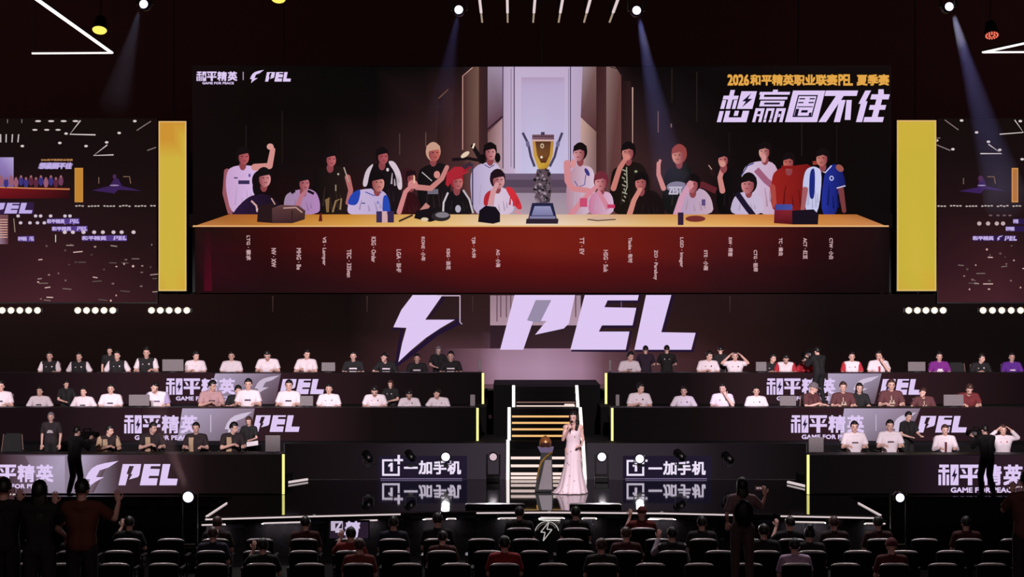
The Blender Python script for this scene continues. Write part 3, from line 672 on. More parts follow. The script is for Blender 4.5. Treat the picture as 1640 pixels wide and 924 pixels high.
def side_screen(lab, x0, x1, left):
    d = DU + .4
    t = empty('led_screen', (X((x0 + x1) / 2, d), d, Z(494, d)), 0, lab, 'screen')
    bm = BM(); p = P(x0 - 1, 189, d); q = P(x1 + 1, 486, d); box(bm, (p.x, d + .01, q.z), (q.x, d + .3, p.z))
    hang(obj('screen_housing', bm, M_BLACK), t)
    c = Canvas(d); r = random.Random(11 if left else 12); m = (x0 + x1) / 2
    c.grid([x0, m, x1], [190, 250, 340, 430, 484], [[(22, 13, 13)] * 3, [(24, 14, 15)] * 3, [(34, 18, 21), (36, 20, 23), (30, 17, 18)], [(48, 24, 30), (58, 28, 34), (40, 21, 24)], [(62, 30, 36), (70, 34, 42), (50, 26, 30)]])
    W = (214, 200, 200); G = (130, 112, 112); V = (190, 170, 226)
    def line(pts, col=G, w_=1.4): c.stroke(pts, w_, col)
    def dot(x, y, rx=2.6, ry=1.8, col=W): c.ell(x, y, rx, ry, col, n=8)
    if left:
        for x in (12, 35): line([(x, 191), (x, 197)], G, 1.4)
        for x in (1, 10, 20, 30): line([(x, 215), (x - (x - 5) * .05, 228)], (190, 180, 180), 2)
        for x in (61, 82, 102, 121): dot(x, 194, 5, 1.6)
        for x in (56, 75, 93): dot(x, 208, 4.4, 1.4)
        line([(129, 193), (112, 215), (153, 216)], W, 2); line([(172, 240 - 8), (150, 249), (182, 248)], W, 1.8); line([(242, 194), (219, 209)], G, 1.6); line([(236, 241), (250, 236)], G, 1.6)
        for x, y in ((191, 213), (106, 214), (216, 194), (171, 228), (96, 229), (138, 234), (36, 234)): dot(x, y, 3, 2)
        c.rect(0, 252, 22, 300, (150, 130, 190), (176, 160, 206), (120, 90, 150), (110, 84, 140))
        c.rect(0, 300, 112, 318, (120, 22, 30), (60, 16, 20), (40, 14, 16), (100, 18, 26)); c.stroke([(0, 300), (60, 302), (112, 303)], 2, (206, 130, 80))
        for k in range(13):
            x = 2 + k * 8; c.ell(x, 290 + (k % 2) * 3, 4, 8, r.choice([(110, 60, 90), (90, 40, 60), (70, 40, 84), (150, 90, 110), (60, 50, 120)]), n=8); dot(x, 283 + (k % 2) * 3, 2, 2.4, (150, 96, 100))
        c.text('2026\u548c\u5e73\u7cbe\u82f1\u804c\u4e1a\u8054\u8d5b', 66, 254.5, 117, 258, (176, 126, 76), bold=.2); c.text('\u60f3\u8d62\u5708\u4e0d\u4f4f', 61, 260, 118, 271, V, bold=.8, shear=3)
        c.rect(120, 269, 133.5, 324, (196, 136, 60), (200, 142, 66)); c.rect(122, 271, 132, 322, (190, 130, 50))
        for y, n in ((330, 26),):
            for k in range(n):
                if k % 5 != 3: dot(123 + k * 5, y + r.uniform(-.6, .6), 2.2, 1.2, (190, 176, 170))
        c.poly([(148, 305), (176, 298), (184, 286), (190, 286), (196, 298), (228, 306), (190, 304), (184, 310)], (58, 34, 84)); line([(159, 284), (159, 294)], (120, 96, 80)); line([(198, 283), (208, 283), (210, 294)], (130, 100, 80)); dot(184, 283, 3, 4, (74, 40, 84)); dot(184, 297, 8, 1.2, (150, 130, 170))
        c.rect(0, 324, 55, 343, (50, 30, 66)); pel(c, -18, 325, 53, 342, V); c.rect(0, 344, 14, 391, (120, 76, 84), (110, 70, 80), (90, 50, 60), (150, 120, 140))
        for k in range(8): line([(0, 352 + k * 4), (13, 352 + k * 4)], (226, 180, 160), 1.3)
        line([(23, 350), (25, 372)], (150, 130, 110)); line([(90, 376), (90, 388)], (206, 200, 180))
        for k, x in enumerate((30, 58, 66, 82, 105, 113, 34, 49, 61, 72, 105, 119)): dot(x, 346 if k < 6 else 357, 3, 2.6, (206, 190, 206))
        for x0_, y0_, x1_ in ((76, 350, 128), (84, 362, 141), (132, 377, 204), (30, 378, 56)):
            c.rect(x0_, y0_, x1_, y0_ + 9, (54, 30, 84), (96, 70, 150), (96, 70, 150), (54, 30, 84)); c.text('\u548c\u5e73\u7cbe\u82f1', x0_, y0_ + 1, x0_ + (x1_ - x0_) * .55, y0_ + 8, V, bold=.4); pel(c, x1_ - (x1_ - x0_) * .3, y0_ + 1, x1_, y0_ + 7.5, V)
        for x in (105, 118, 135, 152, 166, 183, 196, 215): dot(x, 372, 3.4, 3, (210, 190, 200))
        ax, bx = 60, 246
    else:
        line([(1513, 192), (1535, 208)], G, 1.6); line([(1625, 192), (1639, 212), (1601, 215)], W, 1.6); line([(1500, 232), (1522, 241)], G, 1.8); line([(1583, 231), (1604, 246), (1570, 246)], W, 1.8); line([(1499, 221), (1506, 221)], G)
        for x, y in ((1540, 193), (1564, 212), (1500, 225), (1583, 227), (1634, 194), (1526, 239), (1601, 240), (1637, 255)): dot(x, y, 3, 2)
        c.poly([(1536, 306), (1566, 300), (1568, 286), (1574, 282), (1580, 298), (1612, 306), (1576, 303), (1570, 310)], (58, 34, 88)); line([(1543, 285), (1543, 295)], (120, 96, 80)); line([(1581, 283), (1592, 283), (1594, 294)], (130, 100, 80)); dot(1570, 286, 4, 5, (80, 40, 76)); dot(1572, 297, 7, 1.2, (150, 130, 170))
        c.rect(1620, 269, 1630.5, 324, (206, 140, 70), (206, 146, 76)); c.rect(1622, 271, 1629, 322, (176, 112, 54))
        for k in range(27):
            if k % 5 != 3: dot(1503 + k * 5, 330 + r.uniform(-.6, .6), 2.2, 1.2, (190, 176, 170))
        for x in (1586, 1598, 1608, 1617): dot(x, 345, 3, 1.4, (110, 86, 90))
        for x in (1568, 1582, 1596, 1606): dot(x, 358, 3.6, 3.4, (190, 166, 170))
        for x0_, y0_, x1_ in ((1622, 350, 1640), (1610, 362, 1640), (1557, 377, 1628)):
            c.rect(x0_, y0_, x1_, y0_ + 9, (44, 26, 70)); c.text('\u548c\u5e73\u7cbe\u82f1', x0_, y0_ + 1, x0_ + (x1_ - x0_) * .48, y0_ + 8, V, bold=.5)
            if x1_ < 1640: bolt(c, 1596, 377, 1606, 386, V); pel(c, 1608, 378, 1628, 385.5, V)
        ax, bx = 1520, 1638
    for k in range(46 if left else 26):
        x = r.uniform(ax, bx); y = r.uniform(392, 482); v = r.choice([90, 120, 160, 210])
        if r.random() < .4: line([(x, y), (x + r.uniform(6, 16), y + r.uniform(-1.5, 1.5))], (v, int(v * .86), int(v * .82)), 1.6)
        else: dot(x, y, r.uniform(1, 2.6), r.uniform(1, 2.2), (v, int(v * .8), int(v * .76)))
    c.build('picture', t, PIC)


side_screen('dim side screen with a live view of the hall, left of the yellow panels', -60, 251, True)
side_screen('dim side screen with a live view of the hall, right of the yellow panels', 1502, 1700, False)

# ------------------------------------------------------------------ desks with LED fronts, on the three tiers
def desk(lab, d, x0, x1, y0, y1, draw, strip=None, sx=3.6, sy1=None):
    t = empty('player_desk', (X((x0 + x1) / 2, d), d + .3, Z(y1, d)), 0, lab, 'desk')
    z1, z0 = Z(y0, d), Z(y1, d); xa, xb = X(x0, d), X(x1, d)
    bm = BM(); box(bm, (xa, d + .02, z1 - .04), (xb, d + .62, z1)); hang(obj('desk_top', bm, M_BLACK), t)
    bm = BM(); box(bm, (xa, d + .015, z0 + .002), (xb, d + .10, z1 - .041)); hang(obj('front_panel', bm, M_BLACK), t)
    for x in (xa, xb - .05):
        bm = BM(); box(bm, (x, d + .101, z0 + .002), (x + .05, d + .58, z1 - .041)); hang(obj('side_panel', bm, M_BLACK), t)
    c = Canvas(d + .013); draw(c); hang(c.build('led_front', None, PICN), t)
    if strip is not None:
        bm = BM(); box(bm, (X(strip - sx / 2, d), d - .05, Z(sy1 or y1, d) + .005), (X(strip + sx / 2, d), d + .012, z1 - .005)); hang(obj('neon_strip', bm, M_YSTRIP), t)
    return t


def ledbg(c, x0, x1, y0, y1, stops):
    xs = [s[0] for s in stops]
    c.grid(xs, [y0, (y0 + y1) / 2, y1], [[s[1] for s in stops], [s[1] for s in stops], [s[2] if len(s) > 2 else s[1] for s in stops]])


DK = (24, 14, 17); BR = (48, 28, 34); PU = (150, 136, 158); PU2 = (176, 160, 188)


def sweep(c, x0, x1, y0, y1):
    """pale slanted flash behind the lettering"""
    c.grid([x0, x0 + (x1 - x0) * .35, x0 + (x1 - x0) * .75, x1], [y0, y1], [[(120, 100, 118), PU2, PU, (110, 90, 104)], [(70, 50, 60), PU, (130, 112, 130), (70, 50, 58)]])


def a_left(c):
    ledbg(c, -60, 771, 597, 650, [(-60, DK), (40, DK), (200, (44, 27, 32)), (330, BR), (450, BR), (540, (40, 24, 28)), (640, (24, 16, 18)), (771, (16, 12, 13))])
    c.poly([(345, 598), (450, 598), (440, 648), (330, 648)], 0, [PU2, (120, 100, 118), (84, 62, 72), PU]); title(c, 266, 606, 379, 632); bolt(c, 408, 601, 448, 632, (198, 182, 206)); pel(c, 448, 607, 519, 631)


def a_right(c):
    ledbg(c, 973, 1700, 597, 650, [(973, (16, 12, 13)), (1100, (22, 15, 17)), (1200, (46, 30, 34)), (1320, BR), (1420, BR), (1520, (40, 24, 28)), (1640, DK), (1700, DK)])
    c.poly([(1326, 598), (1412, 598), (1400, 648), (1326, 648)], 0, [PU2, PU, (96, 74, 86), PU]); title(c, 1228, 606, 1340, 632); bolt(c, 1366, 602, 1408, 634, (206, 190, 214)); pel(c, 1409, 607, 1475, 632)


def b_left(c):
    ledbg(c, -60, 762, 653, 709, [(-60, DK), (60, DK), (180, (42, 26, 32)), (290, BR), (420, BR), (500, (44, 26, 30)), (600, (20, 14, 15)), (762, (14, 11, 12))])
    c.poly([(292, 654), (408, 654), (398, 707), (284, 707)], 0, [PU2, (140, 120, 140), (96, 74, 86), PU]); title(c, 199, 665, 319, 694); c.rect(337, 664, 338.5, 692, (206, 190, 214)); bolt(c, 360, 659, 404, 700, (206, 190, 214)); pel(c, 405, 665, 480, 691.5)


def b_right(c):
    ledbg(c, 979, 1700, 653, 709, [(979, (14, 11, 12)), (1100, (18, 13, 14)), (1220, (34, 21, 25)), (1320, BR), (1480, BR), (1560, (40, 25, 30)), (1640, (36, 22, 26)), (1700, DK)])
    c.poly([(1352, 654), (1474, 654), (1452, 707), (1344, 707)], 0, [PU2, (140, 120, 140), (80, 60, 70), PU]); title(c, 1267, 665, 1386, 693); c.rect(1402, 664, 1403.5, 690, (190, 176, 204)); bolt(c, 1428, 660, 1468, 698, (206, 190, 214)); pel(c, 1469, 666, 1548, 692.5)


def c_left(c):
    ledbg(c, -60, 453, 728, 790, [(-60, DK), (0, (56, 36, 42)), (60, (110, 90, 106)), (130, PU), (190, (70, 50, 58)), (290, (44, 28, 32)), (330, (22, 14, 15)), (453, (16, 12, 12))])
    c.poly([(40, 730), (104, 730), (104, 789), (70, 789)], 0, [(120, 100, 118), PU2, PU, (150, 136, 160)]); c.poly([(131, 730), (180, 730), (150, 789), (128, 789)], 0, [PU2, (90, 66, 76), (90, 66, 76), PU]); title(c, -32, 744, 88, 772); bolt(c, 137, 738, 190, 780); pel(c, 190, 743, 285, 777)


def c_right(c):
    ledbg(c, 1295, 1700, 729, 790, [(1295, (14, 11, 12)), (1440, (18, 13, 14)), (1500, (34, 22, 30)), (1600, (44, 28, 38)), (1700, BR)])
    title(c, 1503, 744, 1641, 777)


desk('top tier desk left of the stairs with white lettering on its front', 49.0, -60, 772, 597, 648.2, a_left, 773.5, sy1=647)
desk('top tier desk right of the stairs with white lettering on its front', 49.0, 972, 1700, 597, 648.2, a_right, 970.5, sy1=647)
desk('middle tier desk left of the stairs with white lettering on its front', 45.6, -60, 763, 653, 706, b_left, 764.8)
desk('middle tier desk right of the stairs with white lettering on its front', 45.6, 978, 1700, 653, 706, b_right, 980.5)
desk('front desk at the left edge of the stage with white lettering', 41.1, -60, 452, 727, 791.5, c_left, 454)
desk('front desk at the right edge of the stage with white lettering', 41.1, 1296, 1700, 728, 791.5, c_right, 1294)


# sponsor displays on the lowest riser either side of the stairs
def sponsor(c, x0, x1, lx, tx, ty):
    ledbg(c, x0, x1, 710, 767.5, [(x0, (18, 13, 14) if lx < 800 else (56, 49, 56)), (x0 + (x1 - x0) * .4, (28, 21, 25) if lx < 800 else (46, 39, 47)), (x0 + (x1 - x0) * .6, (44, 37, 45) if lx < 800 else (30, 24, 28)), (x1, (58, 50, 58) if lx < 800 else (16, 12, 13))])
    y0 = ty - 2; w = 3.2; W = (236, 224, 246)
    c.rect(lx - 6, 730, lx + 136, 767, (32, 26, 44), (32, 26, 44))
    c.rect(lx, y0, lx + w, 762, W); c.rect(lx, 762 - w, lx + 28, 762, W); c.rect(lx, y0, lx + 17, y0 + w, W); c.rect(lx + 25, y0 + 11, lx + 28.2, 762, W)
    c.rect(lx + 19, y0 - .5, lx + 33.5, y0 + 3, W); c.rect(lx + 24.6, y0 - 7, lx + 28.6, y0 + 8, W)
    c.poly([(lx + 9.5, 745), (lx + 14, 741), (lx + 17, 741), (lx + 17, 755), (lx + 13, 755), (lx + 13, 746), (lx + 10.5, 748)], W)
    for k, (ch, a, b, p, q) in enumerate((('\u4e00', 0, 22, .45, .6), ('\u52a0', 23.5, 45, 0, 1), ('\u624b', 47, 68, 0, 1), ('\u673a', 69.5, 91.5, 0, 1))):
        h = 22
        c.text(ch, tx + a, ty + p * h, tx + b, ty + q * h, W, bold=.75)


for lab, x0, x1, lx, tx, ty in (('sponsor display on the lowest riser left of the stairs', 455, 810, 612, 647, 737.5), ('sponsor display on the lowest riser right of the stairs', 940, 1292, 1003.5, 1038.5, 738.5)):
    d = 44.38
    t = empty('led_display', (X((x0 + x1) / 2, d), d, Z(767.8, d)), 0, lab, 'display')
    bm = BM(); p = P(x0, 709.5, d); q = P(x1, 767.7, d); box(bm, (p.x, d - .06, q.z), (q.x, d - .002, p.z)); hang(obj('display_housing', bm, M_BLACK), t)
    c = Canvas(d - .062); sponsor(c, x0 + 1, x1 - 1, lx, tx, ty); hang(c.build('picture', None, PICN), t)
    bm = BM(); box(bm, (X(lx - 2, d), d - .085, 1.012), (X(lx + 128, d), d - .065, 1.03)); hang(obj('base_strip', bm, mat('faint_lilac_strip', (150, 140, 180), emit=(120, 104, 150), strength=.9, sample='NONE')), t)

# ------------------------------------------------------------------ staircase: three flights with lit treads and lit stringers
st = empty('staircase', (SC, 44.3, 1.0), 0, 'central black staircase with glowing treads and white stringers', 'staircase')
flights = [(44.32, 1.0, 5, .28, .16, STL + .06, STR - .06), (45.82, 1.8, 5, .30, .136, X(818, 46.6), X(928, 46.6)), (47.75, 2.48, 3, .30, .16, X(825, 48.6), X(921, 48.6))]
for k, (d0, z0, n, dd, dz, xa, xb) in enumerate(flights):
    bm = BM()
    for i in range(n): box(bm, (xa, d0 + dd * i, 1.002), (xb, d0 + dd * (n if i == n - 1 else i + 1), z0 + dz * (i + 1)))
    end = (flights[k + 1][0] if k < 2 else 49.2)
    box(bm, (xa, d0 + dd * n, 1.002), (xb, end, z0 + dz * n))
    hang(obj('flight', bm, M_RISER), st)
    for i in range(n + (1 if k == 0 else 0)):
        m = (M_PSTRIP, M_GSTRIP, M_DSTRIP)[k]
        if k == 0 and i > 3: continue
        if k == 2 and i == 0: m = M_PSTRIP
        if k == 2 and i == 2: continue
        zz = z0 + dz * i - (.055 if i else -.012) - (.07 if k == 1 and i == 0 else 0)
        h = .06 if k == 0 else .045 if k == 1 else .028
        yy = d0 + dd * max(0, i - 1) if i else d0
        bm = BM(); box(bm, (xa + .03, yy - .03, zz), (xb - .03, yy - .003, zz + h)); hang(obj('tread_light', bm, m), st)
    for s, x in ((-1, xa), (1, xb)):
        bm = BM(); bar(bm, (x + s * .04, d0 - .06, z0 + .02), (x + s * .04, d0 + dd * n - .1, z0 + dz * n), .075, .06)
        hang(obj('stringer_light', bm, M_WSTRIP), st)
bm = BM(); p = P(905, 658, 47.1); q = P(921, 661, 47.1); box(bm, (p.x, 47.6, 2.5), (q.x, 47.72, 2.56)); hang(obj('landing_light', bm, M_PSTRIP), st)

# ------------------------------------------------------------------ stage front edge: light strips under the lip, down-washing foot lights, low monitors
edge = empty('stage_edge_trim', (.6, 37.6, 0.9), 0, 'thin glowing strip along the bowed front lip of the stage', 'light strip')
for i in range(len(FR) - 1):
    a, b = Vector((*FR[i], 0)), Vector((*FR[i + 1], 0)); d = (b - a).normalized()
    bm = BM(); bar(bm, a + d * .03 + Vector((0, -.05, .955)), b - d * .03 + Vector((0, -.05, .955)), .1, .07); hang(obj('lip', bm, M_BLACK), edge)
    lo, hi = ((0, 1), (.0, .7), (.35, 1), (0, 1), (0, .75), (.05, 1))[i]
    bm = BM(); bar(bm, a + (b - a) * lo + Vector((0, -.104, .965)), a + (b - a) * hi + Vector((0, -.104, .965)), .012, .03); hang(obj('light_strip', bm, M_WSTRIP2), edge)
for s, (x, y) in ((-1, FR[0]), (1, FR[-1])):
    bm = BM(); bar(bm, (x, y, 1.012), (x + s * -.05, 39.4, 1.012), .025, .02); hang(obj('side_strip', bm, M_WSTRIP2), edge)


def front_at(x):
    for i in range(len(FR) - 1):
        if FR[i][0] <= x <= FR[i + 1][0]:
            t = (x - FR[i][0]) / (FR[i + 1][0] - FR[i][0]); return FR[i][1] + t * (FR[i + 1][1] - FR[i][1]), math.atan2(FR[i + 1][1] - FR[i][1], FR[i + 1][0] - FR[i][0])
    return FR[0][1], 0


FOOT = [(350, 40), (455, 62), (578, 56), (690, 24), (722, 16), (815, 34), (885, 40), (945, 24), (1062, 42), (1288, 62), (1395, 34)]
for i, (px, wpx) in enumerate(FOOT):
    d = 37.7; x = X(px, d); y, an = front_at(x); wd = wpx / F * d
    t = empty('foot_light', (x, y - .03, .85), an, ('wash light under the stage lip, ' + ('first', 'second', 'third', 'fourth', 'fifth', 'sixth', 'seventh', 'eighth', 'ninth', 'tenth', 'last')[i] + ' along it counted from the left'), 'light', 'wash lights under the stage lip')
    bm = BM(); box(bm, (-wd / 2, -.04, .02), (wd / 2, .025, .065)); obj('lamp_bar', bm, M_BLACK, t)
    bm = BM(); box(bm, (-wd / 2 + .02, -.042, -.01), (wd / 2 - .02, .02, .018)); obj('lens', bm, M_WSTRIP2, t)
    l = bpy.data.lights.new('foot_light_lamp', 'AREA'); l.shape = 'RECTANGLE'; l.size = wd; l.size_y = .04; l.energy = 9 * wpx / 50; l.color = (1, .97, .9)
    lo = bpy.data.objects.new('foot_light_lamp', l); COL.objects.link(lo); lo.parent = t; lo.location = (0, -.10, -.03); lo.rotation_euler = (math.radians(18), 0, 0)

# stage front emblem and a panel with two characters
c = None
def front_panel(name, lab, cat, px0, px1, py0, py1, draw, off):
    d = front_at(X((px0 + px1) / 2, 37.8))[0] - off
    t = empty(name, (X((px0 + px1) / 2, d), d, Z(py1, d)), 0, lab, cat)
    bm = BM(); p = P(px0, py0, d); q = P(px1, py1, d); box(bm, (p.x, d + .002, q.z), (q.x, d + .05, p.z)); hang(obj('panel_housing', bm, M_BLACK), t)
    cc = Canvas(d); draw(cc); hang(cc.build('panel_face', None, PICN), t)


def emblem(c):
    n = 26
    c.stroke([(876 + 19 * math.cos(a), 854 + 19 * math.sin(a)) for a in [math.radians(-168 + k * 156 / n) for k in range(n + 1)]], 1.5, (170, 166, 162))
    c.stroke([(876 + 16 * math.cos(a), 854 + 16 * math.sin(a)) for a in [math.radians(-160 + k * 130 / n) for k in range(n + 1)]], .8, (110, 106, 104))
    bp = [(879, 836), (866, 852), (873, 852.5), (870, 866), (884, 848), (876, 847.5)]
    for i in range(6): c.stroke([bp[i], bp[(i + 1) % 6]], 1.5, (190, 184, 182))


front_panel('emblem_sign', 'dark round bolt emblem panel on the stage front below the stairs', 'emblem', 855, 897, 833, 866, emblem, .14)


def mini(c):
    c.rect(528, 836, 590, 862, (40, 28, 44)); c.rect(530, 834.5, 549, 850, (190, 176, 200)); c.rect(537, 838, 548, 846, (40, 28, 44)); c.poly([(538, 846), (543, 838), (547, 838), (542, 846)], (200, 186, 214)); c.rect(537, 850, 547, 853, (200, 186, 214))
    c.text('\u7cbe', 550, 834.5, 578, 861, (206, 190, 224), bold=.9, shear=4)


front_panel('led_display', 'small tilted LED panel with bold lettering on the stage front', 'display', 526, 592, 833, 863, mini, .14)

for px0, px1, lab in ((745, 840, 'flat black stage monitor on the stage edge left of the trophy'), (912, 995, 'flat black stage monitor on the stage edge below the woman in the gown')):
    y = 38.5; x0, x1 = X(px0, y), X(px1, y)
    t = empty('stage_monitor', ((x0 + x1) / 2, y, 1.0), 0, lab, 'monitor')
    bm = BM(); box(bm, (x0, y - .1, 1.002), (x1, y + .16, 1.085), bevel=.015); hang(obj('monitor_body', bm, M_BLACK), t)
    bm = BM(); box(bm, (x0 + .03, y - .11, 1.088), (x1 - .03, y + .12, 1.096)); hang(obj('top_trim', bm, M_BLACKM), t)

# slanted light tubes on the stage floor beside the front desks
for lab, a, b in (('white light tube on the stage floor by the left front desk', (456, 774, 43.2), (492, 762.6, 44.0)), ('white light tube on the stage floor by the right front desk', (1293, 781, 42.4), (1262, 771, 43.4))):
    p = P(*a); q = P(*b); p.z = q.z = 1.035
    t = empty('floor_tube', (p + q) / 2 - Vector((0, 0, .035)), 0, lab, 'light tube')
    bm = BM(); bar(bm, p, q, .05, .05); hang(obj('tube', bm, M_WSTRIP2), t)
    bm = BM(); bar(bm, p - Vector((0, 0, .028)), q - Vector((0, 0, .028)), .09, .012); hang(obj('tube_base', bm, M_BLACK), t)


# ------------------------------------------------------------------ lamps
def moving_head(lab, px, py, d, zbase, hang_it=False, lens=None, r=.085, yaw=0.0, pitch=0.0, lamp=None, mini=False):
    """a head in a yoke on a base; pitch lifts the beam, yaw turns it; the lens looks along -y at zero"""
    z = Z(py, d); x = X(px, d)
    t = empty('moving_head', (x, d, zbase), 0, lab, 'spotlight', None)
    s = -1 if hang_it else 1; h = z - zbase
    if mini:
        bm = BM(); box(bm, (-.05, -.03, 0), (.05, 44.317 - d, .05)); obj('wall_clamp', bm, M_BLACKM, t)
        bm = BM()
        for sx in (-1, 1): box(bm, (sx * .125 - .01, -.03, .052), (sx * .125 + .01, .03, h + .03))
        box(bm, (-.135, -.03, .051), (.135, .03, .07)); obj('yoke', bm, M_BLACKM, t)
    bm = BM(); (None if mini else box(bm, (-.16, -.13, 0 if s > 0 else -.14), (.16, .13, .14 if s > 0 else 0), bevel=.02)); (bm.free() if mini else obj('base', bm, M_BLACKM, t))
    bm = BM()
    for sx in () if mini else (-1, 1): box(bm, (sx * .145 - .02, -.05, min(s * .141, h)), (sx * .145 + .02, .05, max(s * .141, h + s * .05)))
    if mini: bm.free()
    else: box(bm, (-.165, -.07, min(s * .141, s * .18)), (.165, .07, max(s * .141, s * .18))); obj('yoke', bm, M_BLACKM, t)
    R = Euler((pitch, 0, yaw)).to_matrix()
    fw = R @ Vector((0, -1, 0)); ctr = Vector((0, 0, h))
    bm = BM(); cone(bm, ctr - fw * .16, ctr + fw * .12, .1, r + .022, 18); ball(bm, ctr - fw * .14, .105); hd = obj('lamp_head', bm, M_BLACKM, t, smooth=True)
    if lens:
        bm = BM(); cone(bm, ctr + fw * .118, ctr + fw * .135, r, r * .9, 18); ball(bm, ctr + fw * .12, (r * .9, r * .9, r * .9)); obj('lens', bm, lens, t, smooth=True)
    return t, Vector((x, d, z)) + fw * .14, fw


def haze(lab, a, b, ra, rb, dens, col, name='haze_beam', aniso=.2):
    """the shaft of smoke a spotlight shows up in"""
    bm = BM(); cone(bm, a, b, ra, rb, 24)
    m = bpy.data.materials.new('stage_haze'); m.use_nodes = True; nt = m.node_tree; nt.nodes.clear()
    v = nt.nodes.new('ShaderNodeVolumeScatter'); ou = nt.nodes.new('ShaderNodeOutputMaterial'); v.inputs['Density'].default_value = dens; v.inputs['Color'].default_value = (*col, 1); v.inputs['Anisotropy'].default_value = aniso
    nt.links.new(v.outputs[0], ou.inputs['Volume'])
    tag(obj(name, bm, m), lab, 'haze', None, 'stuff')


# truss the ceiling spots hang from (just above the picture) and the spots
DT = 37.0
t = empty('lighting_truss', (0, DT, 11.34), 0, 'black lighting truss spanning the hall above the stage front', 'truss')
for yy, zz in ((-.2, .0), (.2, .0), (-.2, .4), (.2, .4)):
    bm = BM(); cone(bm, (-12, yy, zz), (12, yy, zz), .03, .03, 10); obj('truss_tube', bm, M_BLACKM, t)
bm = BM()
for i in range(24):
    for yy in (-.2, .2): cone(bm, (-12 + i, yy, .4 * (i % 2)), (-11 + i, yy, .4 * ((i + 1) % 2)), .015, .015, 6)
obj('lattice', bm, M_BLACKM, t)
for x in (-11, -4, 4, 11):
    bm = BM(); cone(bm, (x, 0, .4), (x, 0, 2.66), .012, .012, 6); obj('hanger', bm, M_BLACKM, t)
for lab, px, py, tx, ty, tl, r0 in (('hanging spotlight with a faint beam, leftmost of the four', 232, 8, 196, 130, 9.0, .08),
                            ('hanging spotlight with a blue beam left of the light tubes', 735, 17, 712, 150, 7.0, .085),
                            ('hanging spotlight with a blue beam right of the light tubes', 1019, 18, 1062, 230, 9.0, .09),
                            ('hanging spotlight with a violet beam, rightmost of the four', 1518, 12, 1590, 250, 9.5, .085)):
    a = P(px, py, DT - .3); b = P(tx, ty, DT + 2.2); dirv = (b - a).normalized()
    yaw = math.atan2(dirv.x, -dirv.y); pitch = math.asin(dirv.z)
    t, tip, fw = moving_head(lab, px, py, DT - .3, 11.34, True, M_COOL, .085, 0, 0)
    for ch in t.children:
        if ch.name.startswith(('lens',)): pass
    L = (b - a).length * 1.35
    e = a + dirv * L
    l = bpy.data.lights.new('moving_head_beam', 'SPOT'); l.energy = 3500; l.color = (.42, .40, 1.0) if px > 300 else (.8, .75, 1); l.spot_size = math.radians(11); l.spot_blend = .6; l.shadow_soft_size = .05
    lo = bpy.data.objects.new('moving_head_beam', l); COL.objects.link(lo); lo.location = a - Vector((0, .25, 0)) + dirv * .12; aim(lo, e); lo.parent = t; lo.location = Vector(lo.location) - Vector(t.location)
    haze('shaft of lit haze below the ' + lab, lo.location + t.location + dirv * .15, e, .04, .04 + L * .085, .05 if px > 300 else .03, (.9, .9, 1))
# floor moving heads
for lab, px, py, d, r in (('lit clamped spotlight above the left sponsor lettering', 714, 731, 43.7, .1), ('pinkish floor spotlight just left of the stairs', 790, 731, 43.7, .085),
                       ('lit floor spotlight just right of the stairs', 963.5, 731, 43.7, .1), ('lit clamped spotlight above the right sponsor emblem', 1024, 734, 43.7, .1)):
    l = bpy.data.lights.new('floor_head_beam', 'SPOT'); l.energy = 260; l.spot_size = math.radians(50); l.spot_blend = .8; l.shadow_soft_size = .08; l.color = (1, .9, .95)
    lo = bpy.data.objects.new('floor_head_beam', l); COL.objects.link(lo); lo.location = P(px, py, d) + Vector((0, -.3, 0)); aim(lo, lo.location + Vector((0, -10, .3)))
    mi_ = 'above' in lab
    moving_head(lab, px, py, 44.1 if mi_ else d, Z(748, 44.1) if mi_ else 1.001, False, M_COOL if 'pink' not in lab else mat('pinkish_lamp_lens', (220, 190, 200), emit=(214, 186, 196), sample='NONE'), r, 0, 0, mini=mi_)
for lab, px, py in (('unlit clamped spotlight far left of the sponsor lettering', 590, 732), ('unlit clamped spotlight right above the left sponsor emblem', 658, 731), ('unlit clamped spotlight right of the right sponsor emblem', 1090, 730), ('unlit clamped spotlight by the dark end of the right display', 1167, 734)):
    t, tip, fw = moving_head(lab, px, py, 44.1, Z(748, 44.1), False, None, .06, .5, .4, mini=True)
    bm = BM(); ball(bm, (0.02, -.12, Z(py, 44.1) - Z(748, 44.1)), .03, 2); obj('reflector_glint', bm, M_GREY, t)
t, tip, fw = moving_head('bright floor spotlight with a beam in front of the left front desk', 303, 795, 36.6, .35, False, M_COOL, .105, 0, 0)
a = P(303, 795, 36.45); b = P(248, 655, 38.2)
l = bpy.data.lights.new('moving_head_beam', 'SPOT'); l.energy = 700; l.color = (1, .55, .6); l.spot_size = math.radians(12); l.spot_blend = .5; l.shadow_soft_size = .05
lo = bpy.data.objects.new('moving_head_beam', l); COL.objects.link(lo); lo.location = a + (b - a).normalized() * .15; aim(lo, b); lo.parent = t; lo.location -= t.location
haze('pinkish shaft of haze rising from the floor spotlight at the left front desk', a + (b - a).normalized() * .2, b, .09, .26, .14, (1, .9, .9))
bm = BM(); box(bm, (X(303, 36.6) - .2, 36.4, 0.001), (X(303, 36.6) + .2, 36.8, .349)); tag(obj('lamp_plinth', bm, M_BLACK), 'black plinth under the bright floor spotlight by the left desk', 'plinth')
moving_head('bright floor spotlight in front of the right front desk', 1439.5, 796, 36.6, .35, False, M_COOL, .085, 0, 0)
bm = BM(); box(bm, (X(1439, 36.6) - .2, 36.4, 0.001), (X(1439, 36.6) + .2, 36.8, .349)); tag(obj('lamp_plinth', bm, M_BLACK), 'black plinth under the bright floor spotlight by the right desk', 'plinth')

